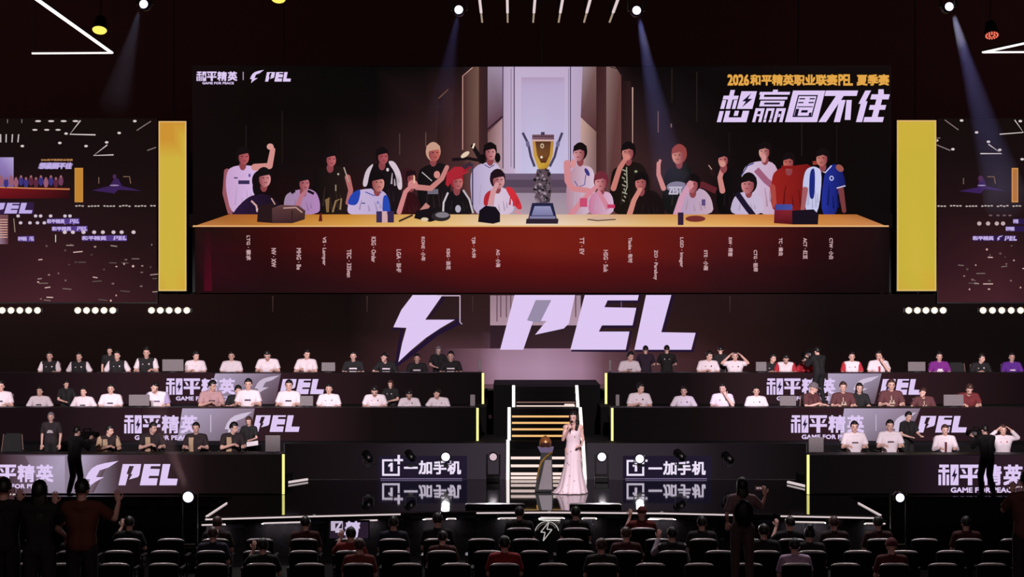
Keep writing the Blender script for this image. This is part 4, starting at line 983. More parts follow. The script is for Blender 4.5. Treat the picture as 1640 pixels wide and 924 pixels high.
# blinder bars: five warm lamps each, in front of the back wall
ORD = ('first', 'second', 'third', 'fourth', 'fifth')
BL = [(4, 60.5, 'at the picture edge left of the stage'), (125, 181, 'between the other two left of the stage'), (243, 299.5, 'below the narrow yellow panel'), (1455, 1510, 'below the wide yellow panel'), (1574, 1634, 'at the picture edge right of the stage')]
for x0, x1, lab in BL:
    d = 51.2; t = empty('blinder_bar', (X((x0 + x1) / 2, d), d, Z(497, d)), 0, 'bar of five warm round lamps ' + lab, 'lamp')
    w2 = (X(x1, d) - X(x0, d)) / 2 + .14
    bm = BM(); box(bm, (-w2, .06, -.07), (w2, .14, .07), bevel=.01); obj('bar_housing', bm, M_BLACK, t)
    bm = BM(); box(bm, (-.05, .142, -.05), (.05, 55 - d - .002, .05)); obj('wall_bracket', bm, M_BLACK, t)
    for i in range(5):
        x = (i / 4 - .5) * 2 * (w2 - .14)
        bm = BM(); cone(bm, (x, .07, 0), (x, -.05, 0), .075, .1, 18, cap=False); obj('reflector', bm, M_BLACK, t)
        bm = BM(); ball(bm, (x, -.03, 0), (.093, .045, .088)); obj('lamp_bulb', bm, M_WARM, t, smooth=True)
        l = bpy.data.lights.new('blinder_lamp', 'SPOT'); l.energy = 700; l.spot_size = math.radians(70); l.spot_blend = .6; l.shadow_soft_size = .03; l.color = (1, .84, .74)
        lo = bpy.data.objects.new('blinder_lamp', l); COL.objects.link(lo); lo.parent = t; lo.location = (x, -.11, 0); lo.rotation_euler = (PI / 2 - .2, 0, 0)

# hanging LED triangles, tubes and par cans
def ceiling_rod(bm, x, y, z): cone(bm, (x, y, z), (x, y, 13.999), .008, .008, 6)


for lab, pts in (('white glowing triangle of light hanging at the upper left', [(-9.05, 36.0), (-9.36, 44.4), (-11.25, 44.5)]), ('white glowing triangle of light hanging at the upper right', [(12.9, 38.4), (11.0, 44.3), (12.9, 44.2)])):
    z = 11.0
    t = empty('light_triangle', (sum(p[0] for p in pts) / 3, sum(p[1] for p in pts) / 3, z), 0, lab, 'hanging light')
    prs = [(pts[0], pts[1]), (pts[1], pts[2])] + ([(pts[2], pts[0])] if pts[0][0] > 0 else [])
    for a, b in prs:
        bm = BM(); bar(bm, (*a, z - .03), (*b, z - .03), .07, .032); hang(obj('light_bar', bm, M_WSTRIP), t)
        bm = BM(); bar(bm, (*a, z + .009), (*b, z + .009), .08, .04); hang(obj('bar_housing', bm, M_BLACK), t)
    for p in pts:
        bm = BM(); ceiling_rod(bm, p[0], p[1], z); hang(obj('hanger', bm, M_BLACKM), t)
for i in range(6):
    x = -.62 + i * .53
    t = empty('light_tube', (x, 38, 11.0), 0, ('thin hanging light tube, ' + ('leftmost', 'second', 'third', 'fourth', 'fifth', 'rightmost')[i] + ' of the six' + (' from the left' if 0 < i < 5 else '')), 'light tube', 'light tubes above the stage')
    bm = BM(); bar(bm, (0, -1.75, 0), (0, .1, 0), .05, .03); obj('bright_half', bm, M_WSTRIP2, t)
    bm = BM(); bar(bm, (0, .1, 0), (0, 1.5, 0), .035, .02); obj('dim_half', bm, mat('fading_tube', (170, 150, 130), emit=(158, 140, 120), sample='NONE'), t)
    bm = BM(); ceiling_rod(bm, 0, -1.2, .02); obj('hanger', bm, M_BLACKM, t); bm = BM(); ceiling_rod(bm, 0, 1.2, .02); obj('hanger', bm, M_BLACKM, t)
    for ch in t.children:
        if ch.name.startswith('hanger'): ch.data = ch.data.copy(); ch.scale = (1, 1, (14 - 11.0 - .02) / (13.999 - .02)); ch.location.z = .02 * (1 - ch.scale.z)
for lab, px, py, m in (('yellow par lamp beside the hanging triangle at the upper left', 159.5, 48, M_YLAMP), ('red ringed par lamp beside the hanging triangle at the upper right', 1588.5, 56, None), ('warm par lamp at the top edge left of the centre', 446, -2, M_YLAMP)):
    d = 39.5; p = P(px, py, d)
    t = empty('par_lamp', p, 0, lab, 'lamp')
    fw = Vector((0, -.44, -.9)).normalized(); 
    bm = BM(); cone(bm, fw * -.3, fw * 0, .1, .16, 20); obj('can', bm, M_BLACKM, t, smooth=False)
    bm = BM(); ceiling_rod(bm, 0, .12, 0.1); me = obj('hanger', bm, M_BLACKM, t); me.scale = (1, 1, (13.99 - p.z) / 13.999)
    if m:
        bm = BM(); cone(bm, fw * .002, fw * .02, .15, .14, 20); obj('lens', bm, m, t)
    else:
        q = Vector((0, 0, 1)).rotation_difference(fw).to_matrix()
        bm = BM()
        for rr_, n in ((.12, 14), (.06, 7)):
            for k in range(n): ball(bm, q @ Vector((rr_ * math.cos(2 * PI * k / n), rr_ * math.sin(2 * PI * k / n), .015)), .02, 1)
        obj('diode_ring', bm, M_RLAMP, t)

# ------------------------------------------------------------------ people
M_SKIN = mat('skin', (226, 176, 162), .55, var=.05, scale=30)
M_EYE = mat('eye_dark', (34, 22, 22), .3)
M_LIP = mat('lip', (170, 88, 88), .5)
CL = {}


def cloth(rgb, rough=.85):
    k = rgb
    if k not in CL: CL[k] = mat('cloth_%02x%02x%02x' % rgb, rgb, rough, var=.1, scale=25)
    return CL[k]


WHITE = (232, 214, 222); BLACK = (24, 19, 22); MAROON = (92, 48, 52); RED = (176, 34, 50); PURPLE = (92, 34, 140); GOLD2 = (170, 132, 96); NAVY = (30, 26, 48)
H_BLACK = mat('hair_black', (24, 17, 18), .45, var=.3, scale=60); H_BROWN = mat('hair_brown', (66, 40, 36), .45, var=.3, scale=60); H_GREY = mat('hair_ash_grey', (120, 108, 112), .5, var=.2, scale=60)
HAIR = {'k': H_BLACK, 'b': H_BROWN, 'g': H_GREY}


def V3(*a): return Vector(a)


def pose(kind):
    """joint positions of a figure facing -y, floor at z = 0"""
    J = {}
    sit = kind.startswith('sit') or kind.startswith('aud_sit')
    if sit:
        J.update(pel=V3(0, .02, .56), che=V3(0, 0, .86), nec=V3(0, -.005, 1.05), hea=V3(0, -.03, 1.195), yaw=0.0, pit=0.0, tilt=0.0)
        for s, k in ((-1, 'l'), (1, 'r')):
            J['sh' + k] = V3(s * .185, 0, .995); J['hip' + k] = V3(s * .095, 0, .53); J['kn' + k] = V3(s * .15, -.42, .50); J['an' + k] = V3(s * .15, -.38, .085)
            J['el' + k] = V3(s * .27, -.08, .745); J['wr' + k] = V3(s * .17, -.29, .80); J['hd' + k] = V3(-s * .25, -1, -.1)
    else:
        J.update(pel=V3(0, 0, .95), che=V3(0, -.01, 1.24), nec=V3(0, -.0, 1.45), hea=V3(0, -.03, 1.595), yaw=0.0, pit=0.0, tilt=0.0)
        for s, k in ((-1, 'l'), (1, 'r')):
            J['sh' + k] = V3(s * .185, 0, 1.395); J['hip' + k] = V3(s * .095, 0, .92); J['kn' + k] = V3(s * .11, -.03, .50); J['an' + k] = V3(s * .12, .01, .085)
            J['el' + k] = V3(s * .25, .03, 1.12); J['wr' + k] = V3(s * .24, -.06, .88); J['hd' + k] = V3(0, -.2, -1)
    def bend(a, keys=None):
        p = J['pel']; R = Matrix.Rotation(a, 3, 'X')
        for k in ('che', 'nec', 'hea', 'shl', 'shr', 'ell', 'elr', 'wrl', 'wrr'): J[k] = p + R @ (J[k] - p)
    if kind == 'sit_down':
        bend(.22); J['hea'] = J['nec'] + V3(0, -.11, .105); J['pit'] = .55
        for s, k in ((-1, 'l'), (1, 'r')): J['el' + k] = V3(s * .27, -.14, .76); J['wr' + k] = V3(s * .15, -.34, .80)
    elif kind == 'sit_turn':
        J['yaw'] = .7; J['pit'] = .2; J['hea'] += V3(.03, -.02, -.01)
        J['wrl'] = V3(-.02, -.28, .84); J['wrr'] = V3(.16, -.3, .80)
    elif kind == 'sit_open':
        for s, k in ((-1, 'l'), (1, 'r')): J['el' + k] = V3(s * .33, .0, .74); J['wr' + k] = V3(s * .30, -.25, .78); J['hd' + k] = V3(s * .2, -1, -.1)
        J['yaw'] = -.25
    elif kind == 'sit_lean':
        bend(.12); J['hea'] += V3(-.05, -.03, -.03); J['tilt'] = .3; J['yaw'] = .4; J['pit'] = .25
        J['ell'] = V3(-.34, -.12, .78); J['wrl'] = V3(-.2, -.32, .8)
    elif kind == 'sit_chin':
        J['elr'] = V3(.22, -.26, .80); J['wrr'] = V3(.06, -.19, 1.03); J['hdr'] = V3(-.3, .1, 1); J['yaw'] = -.4; J['pit'] = .1
    elif kind == 'sit_up':
        for s, k in ((-1, 'l'), (1, 'r')): J['el' + k] = V3(s * .34, -.06, 1.02); J['wr' + k] = V3(s * .17, -.12, 1.20); J['hd' + k] = V3(-s * .6, .1, .6)
    elif kind == 'stand_hips':
        for s, k in ((-1, 'l'), (1, 'r')): J['el' + k] = V3(s * .36, .02, 1.13); J['wr' + k] = V3(s * .22, -.08, .98); J['hd' + k] = V3(-s * .8, -.4, -.3)
    elif kind == 'stand_cam':
        bend(.10); J['hea'] = J['nec'] + V3(0, -.06, .13); J['pit'] = .1
        J['elr'] = V3(.27, -.2, 1.18); J['wrr'] = V3(.14, -.36, 1.40); J['hdr'] = V3(-.2, -.5, .5)
        J['ell'] = V3(-.27, -.2, 1.16); J['wrl'] = V3(-.14, -.38, 1.38); J['hdl'] = V3(.2, -.5, .5)
        for s, k in ((-1, 'l'), (1, 'r')): J['kn' + k] = V3(s * .13, -.08, .50); J['an' + k] = V3(s * .17, .02, .085)
    elif kind == 'stand_back':
        J['pit'] = .25; J['elr'] = V3(.28, -.08, 1.14); J['wrr'] = V3(.16, -.3, 1.1); J['hdr'] = V3(-.3, -1, 0)
        J['ell'] = V3(-.28, -.06, 1.14); J['wrl'] = V3(-.18, -.28, 1.08); J['hdl'] = V3(.3, -1, 0)
    elif kind == 'stand_phone':
        J['pit'] = .05; J['ell'] = V3(-.37, -.12, 1.24); J['wrl'] = V3(-.40, -.22, 1.43); J['hdl'] = V3(.2, -.1, 1)
        J['elr'] = V3(.29, -.0, 1.13); J['wrr'] = V3(.22, -.18, 1.0)
    elif kind == 'host':
        J['yaw'] = -.35; J['pit'] = .05
        J['ell'] = V3(-.25, -.07, 1.13); J['wrl'] = V3(-.10, -.235, 1.38); J['hdl'] = V3(.55, -.1, .8)
        J['elr'] = V3(.24, .0, 1.14); J['wrr'] = V3(.17, -.17, 1.02); J['hdr'] = V3(-.8, -.5, -.1)
    elif kind == 'stand_film':
        for s, k in ((-1, 'l'), (1, 'r')): J['el' + k] = V3(s * .26, -.2, 1.22); J['wr' + k] = V3(s * .09, -.36, 1.42); J['hd' + k] = V3(0, -.2, 1)
    elif kind == 'aud_sit_phone':
        J['elr'] = V3(.3, -.2, .86); J['wrr'] = V3(.2, -.36, 1.1); J['hdr'] = V3(-.1, -.2, 1); J['yaw'] = .2
    elif kind == 'aud_sit':
        for s, k in ((-1, 'l'), (1, 'r')): J['wr' + k] = V3(s * .1, -.28, .62); J['el' + k] = V3(s * .26, -.04, .72)
    return J


def fingers(bm, wr, dr, side, palm_up, mi=0):
    """palm, four bent fingers of unequal length and a thumb from the side of the palm"""
    dr = dr.normalized(); up = Vector(palm_up); x = dr.cross(up)
    if x.length < .05: x = dr.cross(Vector((1, 0, 0)))
    x.normalize(); n = x.cross(dr).normalized()      # n: back of the hand
    R = Matrix((x, dr, n)).transposed()
    pc = wr + dr * .05
    ball(bm, pc, (.04, .052, .016), 2, mi, R)
    ball(bm, wr + dr * .012, (.027, .03, .02), 1, mi, R)
    for k, (off, L) in enumerate(((-.029, .062), (-.010, .074), (.010, .068), (.028, .052))):
        a = wr + dr * .085 + x * off; b = a + dr * L * .5 - n * .006; e = b + dr * L * .42 - n * .022
        capsule(bm, a, b, .0092, .0085, mi, 1, 7); capsule(bm, b, e, .0085, .007, mi, 1, 7)
    a = wr + dr * .03 - x * side * .03; b = a + dr * .028 - x * side * .028 - n * .006; e = b + dr * .032 - x * side * .004 - n * .008
    capsule(bm, a, b, .012, .0105, mi, 1, 7); capsule(bm, b, e, .0105, .008, mi, 1, 7)


def headM(J):
    return Matrix.Translation(J['hea']) @ Euler((J['pit'], J['tilt'], J['yaw']), 'XYZ').to_matrix().to_4x4()


class Proto: pass


PROTOS = {}


def hair_mesh(J, style):
    M = headM(J); bm = BM()
    g = bmesh.ops.create_uvsphere(bm, u_segments=28, v_segments=18, radius=1.0)
    long_ = style in ('long', 'bob')
    for v in bm.verts:
        n = v.co.normalized()
        k = 1.0
        front = -n.y
        if front > .34 and n.z < .42 + .05 * math.sin(n.x * 11): k = .66
        if n.z < -.45 and not long_: k = .72
        if long_ and n.z < -.45 and front > .1: k = .72
        if style in ('short',) and abs(n.x) > .75 and n.z < -.15: k = min(k, .8)
        j = 1 + .03 * math.sin(n.x * 17 + n.z * 13) * (n.z > -.2)
        v.co = Vector((n.x * .094 * k * j, n.y * .112 * k * j + .010, n.z * .130 * k * j + .022))
    if style == 'long':
        ball(bm, (0, .055, -.13), (.10, .055, .20), 3); ball(bm, (0, .07, -.30), (.085, .045, .16), 3)
    elif style == 'bob':
        ball(bm, (0, .035, -.06), (.102, .085, .12), 3)
    elif style == 'bun':
        ball(bm, (0, .06, .15), (.05, .05, .045), 3)
    elif style == 'pony':
        ball(bm, (0, .13, .0), (.035, .05, .06), 2); ball(bm, (0, .135, -.11), (.03, .035, .12), 2)
    me = bpy.data.meshes.new('hair'); bmesh.ops.transform(bm, matrix=M, verts=bm.verts); bm.to_mesh(me); bm.free()
    me.polygons.foreach_set('use_smooth', [True] * len(me.polygons))
    return me


def cap_mesh(J, fwd=-1):
    M = headM(J); bm = BM()
    bmesh.ops.create_uvsphere(bm, u_segments=24, v_segments=12, radius=1.0)
    for v in list(bm.verts):
        n = v.co.copy(); v.co = Vector((n.x * .102, n.y * .120 + .008, max(n.z, -.05) * .125 + .035))
    bmesh.ops.create_cone(bm, cap_ends=True, segments=24, radius1=.088, radius2=.082, depth=.012, matrix=Matrix.Translation((0, -.105, .045)) @ Matrix.Rotation(.18, 4, 'X') @ Matrix.Diagonal((1, 1.05, 1, 1)))
    me = bpy.data.meshes.new('cap'); bmesh.ops.transform(bm, matrix=M, verts=bm.verts); bm.to_mesh(me); bm.free()
    return me


def proto(kind, fem=False):
    key = (kind, fem)
    if key in PROTOS: return PROTOS[key]
    J = pose(kind); p = Proto(); p.J = J; p.kind = kind
    ws = .88 if fem else 1.0
    for k in ('shl', 'shr', 'ell', 'elr'): J[k] = Vector((J[k].x * ws, J[k].y, J[k].z))
    def torso(bm, e):
        a, b, n = J['pel'], J['che'], J['nec']
        mid = (a + b) / 2; q = .84 if fem else 1.0
        for s in (-1, 1):
            capsule(bm, a + V3(s * .06 * q, 0, 0), mid + V3(s * .055 * q, 0, 0), .108 * q + e, .096 * q + e)
            capsule(bm, mid + V3(s * .055 * q, 0, 0), b + V3(s * .075 * q, 0, 0), .096 * q + e, .108 * q + e)
            capsule(bm, b + V3(s * .075 * q, 0, 0), J['shl' if s < 0 else 'shr'] + V3(-s * .02, 0, -.02), .105 * q + e, .062 * q + e)
            capsule(bm, n + V3(0, .01, -.03), J['shl' if s < 0 else 'shr'] + V3(0, 0, .0), .055 + e, .058 + e)
    # body: one continuous surface, then fingers and facial details in the same mesh
    bm = BM(); torso(bm, 0)
    M = headM(J)
    capsule(bm, J['nec'] + V3(0, .01, -.06), M @ V3(0, .015, -.05), .062, .054)
    R3 = M.to_3x3(); qf = .8 if fem else 1.0
    ball(bm, M @ V3(0, .012, .025), (.077, .095, .092), 3, 0, R3); ball(bm, M @ V3(0, -.018, -.045), (.060, .068, .070), 3, 0, R3)
    ball(bm, M @ V3(0, -.045, -.088), (.030, .028, .024), 2, 0, R3); capsule(bm, M @ V3(0, -.082, .012), M @ V3(0, -.100, -.024), .012, .017)
    for s in (-1, 1):
        ball(bm, M @ V3(s * .079, .012, -.008), (.012, .022, .032), 2, 0, R3)
        k = 'l' if s < 0 else 'r'
        d = (J['wr' + k] - J['el' + k])
        capsule(bm, J['sh' + k], J['el' + k], .050 * qf, .041 * qf); capsule(bm, J['el' + k], J['wr' + k], .041 * qf, .028 * qf)
        hd = J['hd' + k].normalized(); ball(bm, J['wr' + k] + hd * .03, (.03, .03, .03), 2)
        capsule(bm, J['hip' + k], J['kn' + k], .088, .060); capsule(bm, J['kn' + k], J['an' + k], .058, .038)
    body = remesh(bm, .0125, 5)
    bm = BM(); bm.from_mesh(body)
    for s, k in ((-1, 'l'), (1, 'r')):
        fingers(bm, J['wr' + k], J['hd' + k], s, (0, 0, 1) if abs(J['hd' + k].normalized().z) < .8 else (0, 1, 0))
        ball(bm, M @ V3(s * .031, -.077, .006), (.0135, .006, .0065), 2, 1, R3)
        bar(bm, M @ V3(s * .018, -.083, .026), M @ V3(s * .046, -.073, .027), .008, .005, 1)
    ball(bm, M @ V3(0, -.085, -.056), (.022, .007, .0065), 2, 2, R3)
    bm.to_mesh(body); bm.free(); body.polygons.foreach_set('use_smooth', [True] * len(body.polygons))
    for m in (M_SKIN, M_EYE, M_LIP): body.materials.append(m)
    body.name = 'body'; p.body = body
    # shirt with open neck, sleeves, trousers, shoes
    bm = BM(); torso(bm, .021); ball(bm, J['nec'] + V3(0, .012, -.065), .083); p.shirt = remesh(bm, .018, 3); p.shirt.name = 'shirt'
    p.sleeve = {}; p.longsleeve = {}
    for k in 'lr':
        sh, el, wr = J['sh' + k], J['el' + k], J['wr' + k]
        bm = BM(); ball(bm, sh + V3(0, 0, .002), .078); cone(bm, sh, sh.lerp(el, .78), .076, .074, 16)
        p.sleeve[k] = remesh(bm, .016, 2); p.sleeve[k].name = 'sleeve'
        bm = BM(); ball(bm, sh + V3(0, 0, .002), .078); capsule(bm, sh, el, .074, .062); cone(bm, el, el.lerp(wr, .93), .062, .045, 14)
        p.longsleeve[k] = remesh(bm, .018, 2); p.longsleeve[k].name = 'sleeve'
    bm = BM(); a = J['pel']
    for s, k in ((-1, 'l'), (1, 'r')):
        capsule(bm, a + V3(s * .06, 0, -.01), J['hip' + k], .122, .105); capsule(bm, J['hip' + k], J['kn' + k], .104, .080); cone(bm, J['kn' + k], J['an' + k] + V3(0, 0, .01), .078, .062, 14); ball(bm, J['kn' + k], .08)
    p.trousers = remesh(bm, .02, 3); p.trousers.name = 'trousers'
    p.shoe = {}
    for k in 'lr':
        an = J['an' + k]; bm = BM(); ball(bm, an + V3(0, -.06, -.045), (.048, .13, .04), 3); ball(bm, an + V3(0, .01, -.02), (.045, .06, .06), 3)
        for v in bm.verts: v.co.z = max(v.co.z, 0.0)
        me = bpy.data.meshes.new('shoe'); bm.to_mesh(me); bm.free(); p.shoe[k] = me
    bm = BM(); bm.from_mesh(p.shirt); p.bvh = BVHTree.FromBMesh(bm); bm.free()
    p.hair = {}; p.cap = None; p.marks = {}
    PROTOS[key] = p
    return p


def mark_mesh(p, name, quads, back=False):
    """a print that follows the shirt's front: quads of (x0, z0, x1, z1) relative to the chest"""
    if name in p.marks: return p.marks[name]
    bm = BM(); ch = p.J['che']
    for (x0, z0, x1, z1) in quads:
        nx = max(1, int(abs(x1 - x0) / .03) + 1); nz = max(1, int(abs(z1 - z0) / .03) + 1); g = []
        for j in range(nz + 1):
            row = []
            for i in range(nx + 1):
                x = ch.x + x0 + (x1 - x0) * i / nx; z = ch.z + z0 + (z1 - z0) * j / nz
                h = p.bvh.ray_cast(Vector((x, ch.y + (-1 if not back else 1), z)), Vector((0, 1 if not back else -1, 0)))
                row.append(bm.verts.new((x, (h[0].y if h[0] is not None else ch.y - .12) - (.006 if not back else -.006), z)))
            g.append(row)
        for j in range(nz):
            for i in range(nx): bm.faces.new((g[j][i], g[j][i + 1], g[j + 1][i + 1], g[j + 1][i]))
    me = bpy.data.meshes.new(name); bm.to_mesh(me); bm.free(); p.marks[name] = me
    return me


MARKS = {'line': [(-.07, -.02, .07, .012)], 'crest': [(.06, .05, .09, .085), (-.09, .055, -.06, .07)], 'crest_line': [(-.055, -.035, .06, -.008), (.055, .05, .08, .085), (-.08, .05, -.05, .062)],
         'big': [(-.085, -.055, .085, -.02), (-.06, -.02, .06, .02)], 'fang': [(-.02, .0, .0, .10), (-.07, -.08, .07, -.05), (-.05, -.05, -.02, -.0), (.02, -.05, .05, .0), (-.05, -.14, .05, -.11)],
         'side': [(-.155, -.24, -.045, .13)], 'stripe': [(-.025, -.30, .03, .06)], 'bands': [(-.10, .00, .10, .035), (-.10, -.075, .10, -.05)]}


def paint(o, m):
    if len(o.data.materials) == 0: o.data.materials.append(m)
    o.material_slots[0].link = 'OBJECT'; o.material_slots[0].material = m


def dress(name_, me, parent, m):
    o = bpy.data.objects.new(name_, me); COL.objects.link(o); o.parent = parent; paint(o, m)
    return o


def person(kind, loc, rz, sc, label, shirt, sleeve=None, trousers=(26, 21, 24), hair='k', style='short', marks=None, mcol=None, fem=False, long_=False, group=None, cap=None, skin=None, mback=False, lower=None):
    p = proto(kind, fem)
    b = bpy.data.objects.new('person', p.body); COL.objects.link(b); b.location = loc; b.rotation_euler = (0, 0, rz); b.scale = (sc, sc, sc)
    tag(b, label, 'person', group)
    if skin is not None: b.material_slots[0].link = 'OBJECT'; b.material_slots[0].material = skin
    if style not in p.hair: p.hair[style] = hair_mesh(p.J, style)
    if cap is None or style != 'short': dress('hair', p.hair[style], b, HAIR[hair])
    if cap is not None:
        if p.cap is None: p.cap = cap_mesh(p.J)
        dress('cap', p.cap, b, cloth(cap))
    s = dress('shirt', p.shirt, b, cloth(shirt))
    for k in 'lr': dress('sleeve', (p.longsleeve if long_ else p.sleeve)[k], b, cloth(sleeve or shirt))
    if marks:
        mm = mark_mesh(p, marks + ('_back' if mback else ''), MARKS[marks], mback); dress('shirt_logo', mm, s, cloth(mcol or BLACK))
    if lower is not None:
        mm = mark_mesh(p, 'lower', [(-.125, -.28, .125, -.09)]); dress('shirt_panel', mm, s, cloth(lower))
    dress('trousers', p.trousers, b, cloth(trousers))
    for k in 'lr': dress('shoe', p.shoe[k], b, cloth((30, 26, 28)))
    return b


# gaming chair
def chair_proto():
    t = empty('gaming_chair', (0, 0, -50))
    bm = BM(); box(bm, (-.25, -.26, .40), (.25, .22, .49), bevel=.04); obj('seat', bm, cloth((20, 17, 20)), t, smooth=True)
    bm = BM(); M0 = Matrix.Translation((0, .26, .74)) @ Matrix.Rotation(-.12, 4, 'X')
    r = bmesh.ops.create_cube(bm, size=1, matrix=M0 @ Matrix.Diagonal((.5, .09, .56, 1)))
    for v in bm.verts:
        l = M0.inverted() @ v.co
        if l.z > 0: v.co = M0 @ Vector((l.x * .78, l.y, l.z))
    bmesh.ops.bevel(bm, geom=list(bm.edges), offset=.035, segments=2, affect='EDGES'); obj('backrest', bm, cloth((20, 17, 20)), t)
    for s in (-1, 1):
        bm = BM(); bar(bm, M0 @ V3(s * .255, -.05, -.24), M0 @ V3(s * .205, -.05, .26), .012, .012); obj('side_piping', bm, cloth((150, 112, 104)), t)
        bm = BM(); box(bm, (s * .30 - .03, -.2, .64), (s * .30 + .03, .1, .67), bevel=.01); box(bm, (s * .30 - .015, -.06, .43), (s * .30 + .015, -.02, .641)); obj('armrest', bm, M_BLACK, t)
    bm = BM(); cone(bm, (0, 0, .09), (0, 0, .40), .03, .03, 12); obj('gas_post', bm, M_BLACKM, t)
    for k in range(5):
        a = 2 * PI * k / 5 + .3
        bm = BM(); bar(bm, (0, 0, .09), (.3 * math.cos(a), .3 * math.sin(a), .06), .05, .04); lg = obj('leg', bm, M_BLACK, t)
        bm = BM(); ball(bm, (.3 * math.cos(a), .3 * math.sin(a), .03), (.03, .03, .03), 2); obj('caster', bm, M_BLACK, lg, smooth=True)
    return t


CHAIR = chair_proto(); first_chair = [True]


def chair(loc, label, sc=1.0):
    if first_chair[0]: t = CHAIR; first_chair[0] = False
    else: t = copy_tree(CHAIR)
    t.location = loc; t.scale = (sc,) * 3
    tag(t, label, 'chair', 'gaming chairs at the player desks')
    return t


ROWS = {'A': (49.95, 2.481, 'top'), 'B': (46.5, 1.801, 'middle'), 'C': (42.15, 1.201, 'front')}
HT = {'sit': 1.335, 'sit_down': 1.20, 'sit_turn': 1.32, 'sit_open': 1.335, 'sit_lean': 1.27, 'sit_chin': 1.335, 'sit_up': 1.335, 'stand': 1.735, 'stand_hips': 1.735, 'stand_cam': 1.68, 'stand_back': 1.725}


def player(row, px, py, kind, label, shirt, with_chair=True, rz=0.0, dy=0.0, **kw):
    d, z, nm = ROWS[row]; d += dy
    top = Z(py, d) - z
    sc = max(.93, min(1.13, top / HT[kind]))
    lift = 0.0
    person(kind, (X(px, d), d, z), rz, sc, label, shirt, **kw)
    if with_chair and kind.startswith('sit'): chair((X(px, d), d + .04, z), 'gaming chair of ' + label.replace('person in ', '').replace(',', '').replace(' the ', ' ').replace(' and ', ' '), sc)


PINKW = (206, 160, 164)
A = lambda *a, **k: player('A', *a, **k)
B = lambda *a, **k: player('B', *a, **k)
Cc = lambda *a, **k: player('C', *a, **k)
rag = dict(sleeve=WHITE, marks='crest', mcol=WHITE)
A(80, 562, 'sit', 'person in black shirt with white sleeves, first from the left edge, top tier', BLACK, **rag)
A(127, 563, 'sit_open', 'person in black shirt with white sleeves, second from the left edge, top tier', BLACK, **rag)
A(188, 561, 'sit_open', 'person in black shirt with white sleeves, third from the left edge, top tier', BLACK, **rag)
A(235, 556, 'sit', 'person in black shirt with white sleeves, fourth from the left edge, top tier', BLACK, **rag)
person('stand', (X(176, 50.75), 50.75, 2.481), 0, .82, 'person in dark clothes standing behind the third black and white shirt', BLACK)
A(313, 562, 'sit_turn', 'person in plain white shirt looking aside, first of four, top tier', WHITE)
A(371, 562, 'sit', 'person in plain white shirt facing forward, second of four, top tier', WHITE)
A(430, 565, 'sit_down', 'person in plain white shirt with head bowed, third of four, top tier', WHITE)
A(491, 559, 'sit_turn', 'person in plain white shirt with hands together, fourth of four, top tier', WHITE, rz=-.2)
bd = dict(marks='bands', mcol=WHITE, lower=RED)
A(566, 562, 'sit', 'person in black and red banded shirt, first of four, top tier', BLACK, **bd)
A(619, 566, 'sit_lean', 'person in black and red banded shirt leaning over, second of four, top tier', BLACK, marks='bands', mcol=WHITE)
A(668, 566, 'sit', 'person in black and red banded shirt, third of four, top tier', BLACK, **bd)
person('stand_back', (X(702, 50.6), 50.6, 2.481), .3, .83, 'person with pale ash hair standing in black, top tier left of the stairs', BLACK, hair='g', style='bob')
A(722, 562, 'sit', 'person in black and red banded shirt beside the ash-haired person, top tier', BLACK, **bd)
A(1008, 563, 'sit_turn', 'person in white shirt first right of the stairs, top tier', WHITE, marks='line', mcol=(120, 110, 130))
person('stand_back', (X(1034, 50.5), 50.5, 2.481), PI, .84, 'person in dark purple seen from behind, top tier below the giant letters', (44, 26, 46))
person('stand_back', (X(1068, 50.3), 50.3, 2.481), PI, .85, 'person in black seen from behind, top tier below the giant letters', BLACK, marks='crest', mcol=WHITE, mback=True)
A(1134, 562, 'sit_turn', 'person in white shirt turned to the dark figure, top tier right of the stairs', WHITE, marks='crest')
person('stand_back', (X(1154, 50.4), 50.4, 2.481), PI, .84, 'person in black standing between two white shirts, top tier', BLACK)
A(1177, 562, 'sit_up', 'person in white shirt with both hands at the head, top tier', WHITE, marks='crest')
A(1236, 566, 'sit_turn', 'person in black shirt with pale badge beside a grey case, top tier', BLACK, marks='crest', mcol=WHITE)
A(1257, 571, 'sit_down', 'person in white shirt with red sleeves and bowed head, top tier', WHITE, sleeve=RED)
A(1291, 575, 'sit_lean', 'person in red shirt half hidden behind the black cameraman, top tier', RED, sleeve=RED)
A(1364, 563, 'sit', 'person in white shirt with red sleeves facing forward, top tier', WHITE, sleeve=RED, marks='crest', mcol=RED)
A(1407, 561, 'sit_chin', 'person in white shirt with red stripe raising a hand, top tier', WHITE, sleeve=WHITE, marks='stripe', mcol=RED)
A(1504, 563, 'sit', 'person in bright purple shirt with white chest print, top tier', (120, 30, 130), marks='big', mcol=WHITE)
A(1570, 566, 'sit_turn', 'person in black with small white badges, between the purple shirts, top tier', BLACK, marks='crest', mcol=WHITE)
A(1620, 564, 'sit', 'person in deep purple shirt at the picture edge, top tier', PURPLE, marks='line', mcol=WHITE)
wl = dict(marks='line', mcol=(50, 40, 60))
B(2, 609, 'sit', 'person in white shirt cut by the left picture edge, middle tier', WHITE, **wl)
B(64, 618, 'sit_open', 'person in white shirt with an elbow out, second from the left edge, middle tier', WHITE, **wl)
person('stand_back', (X(106, 47.2), 47.2, 1.801), .6, .80, 'person in black raising an arm between white shirts, middle tier left', BLACK)
B(134, 619, 'sit_open', 'person in white shirt beside the dark raised arm, middle tier', WHITE, **wl)
B(178, 614, 'sit', 'person in white shirt left of the grey case, middle tier', WHITE, **wl)
B(253, 613, 'sit_lean', 'person in white shirt leaning toward the lettering, middle tier', WHITE, sleeve=(170, 150, 190), marks='line', mcol=(90, 70, 110))
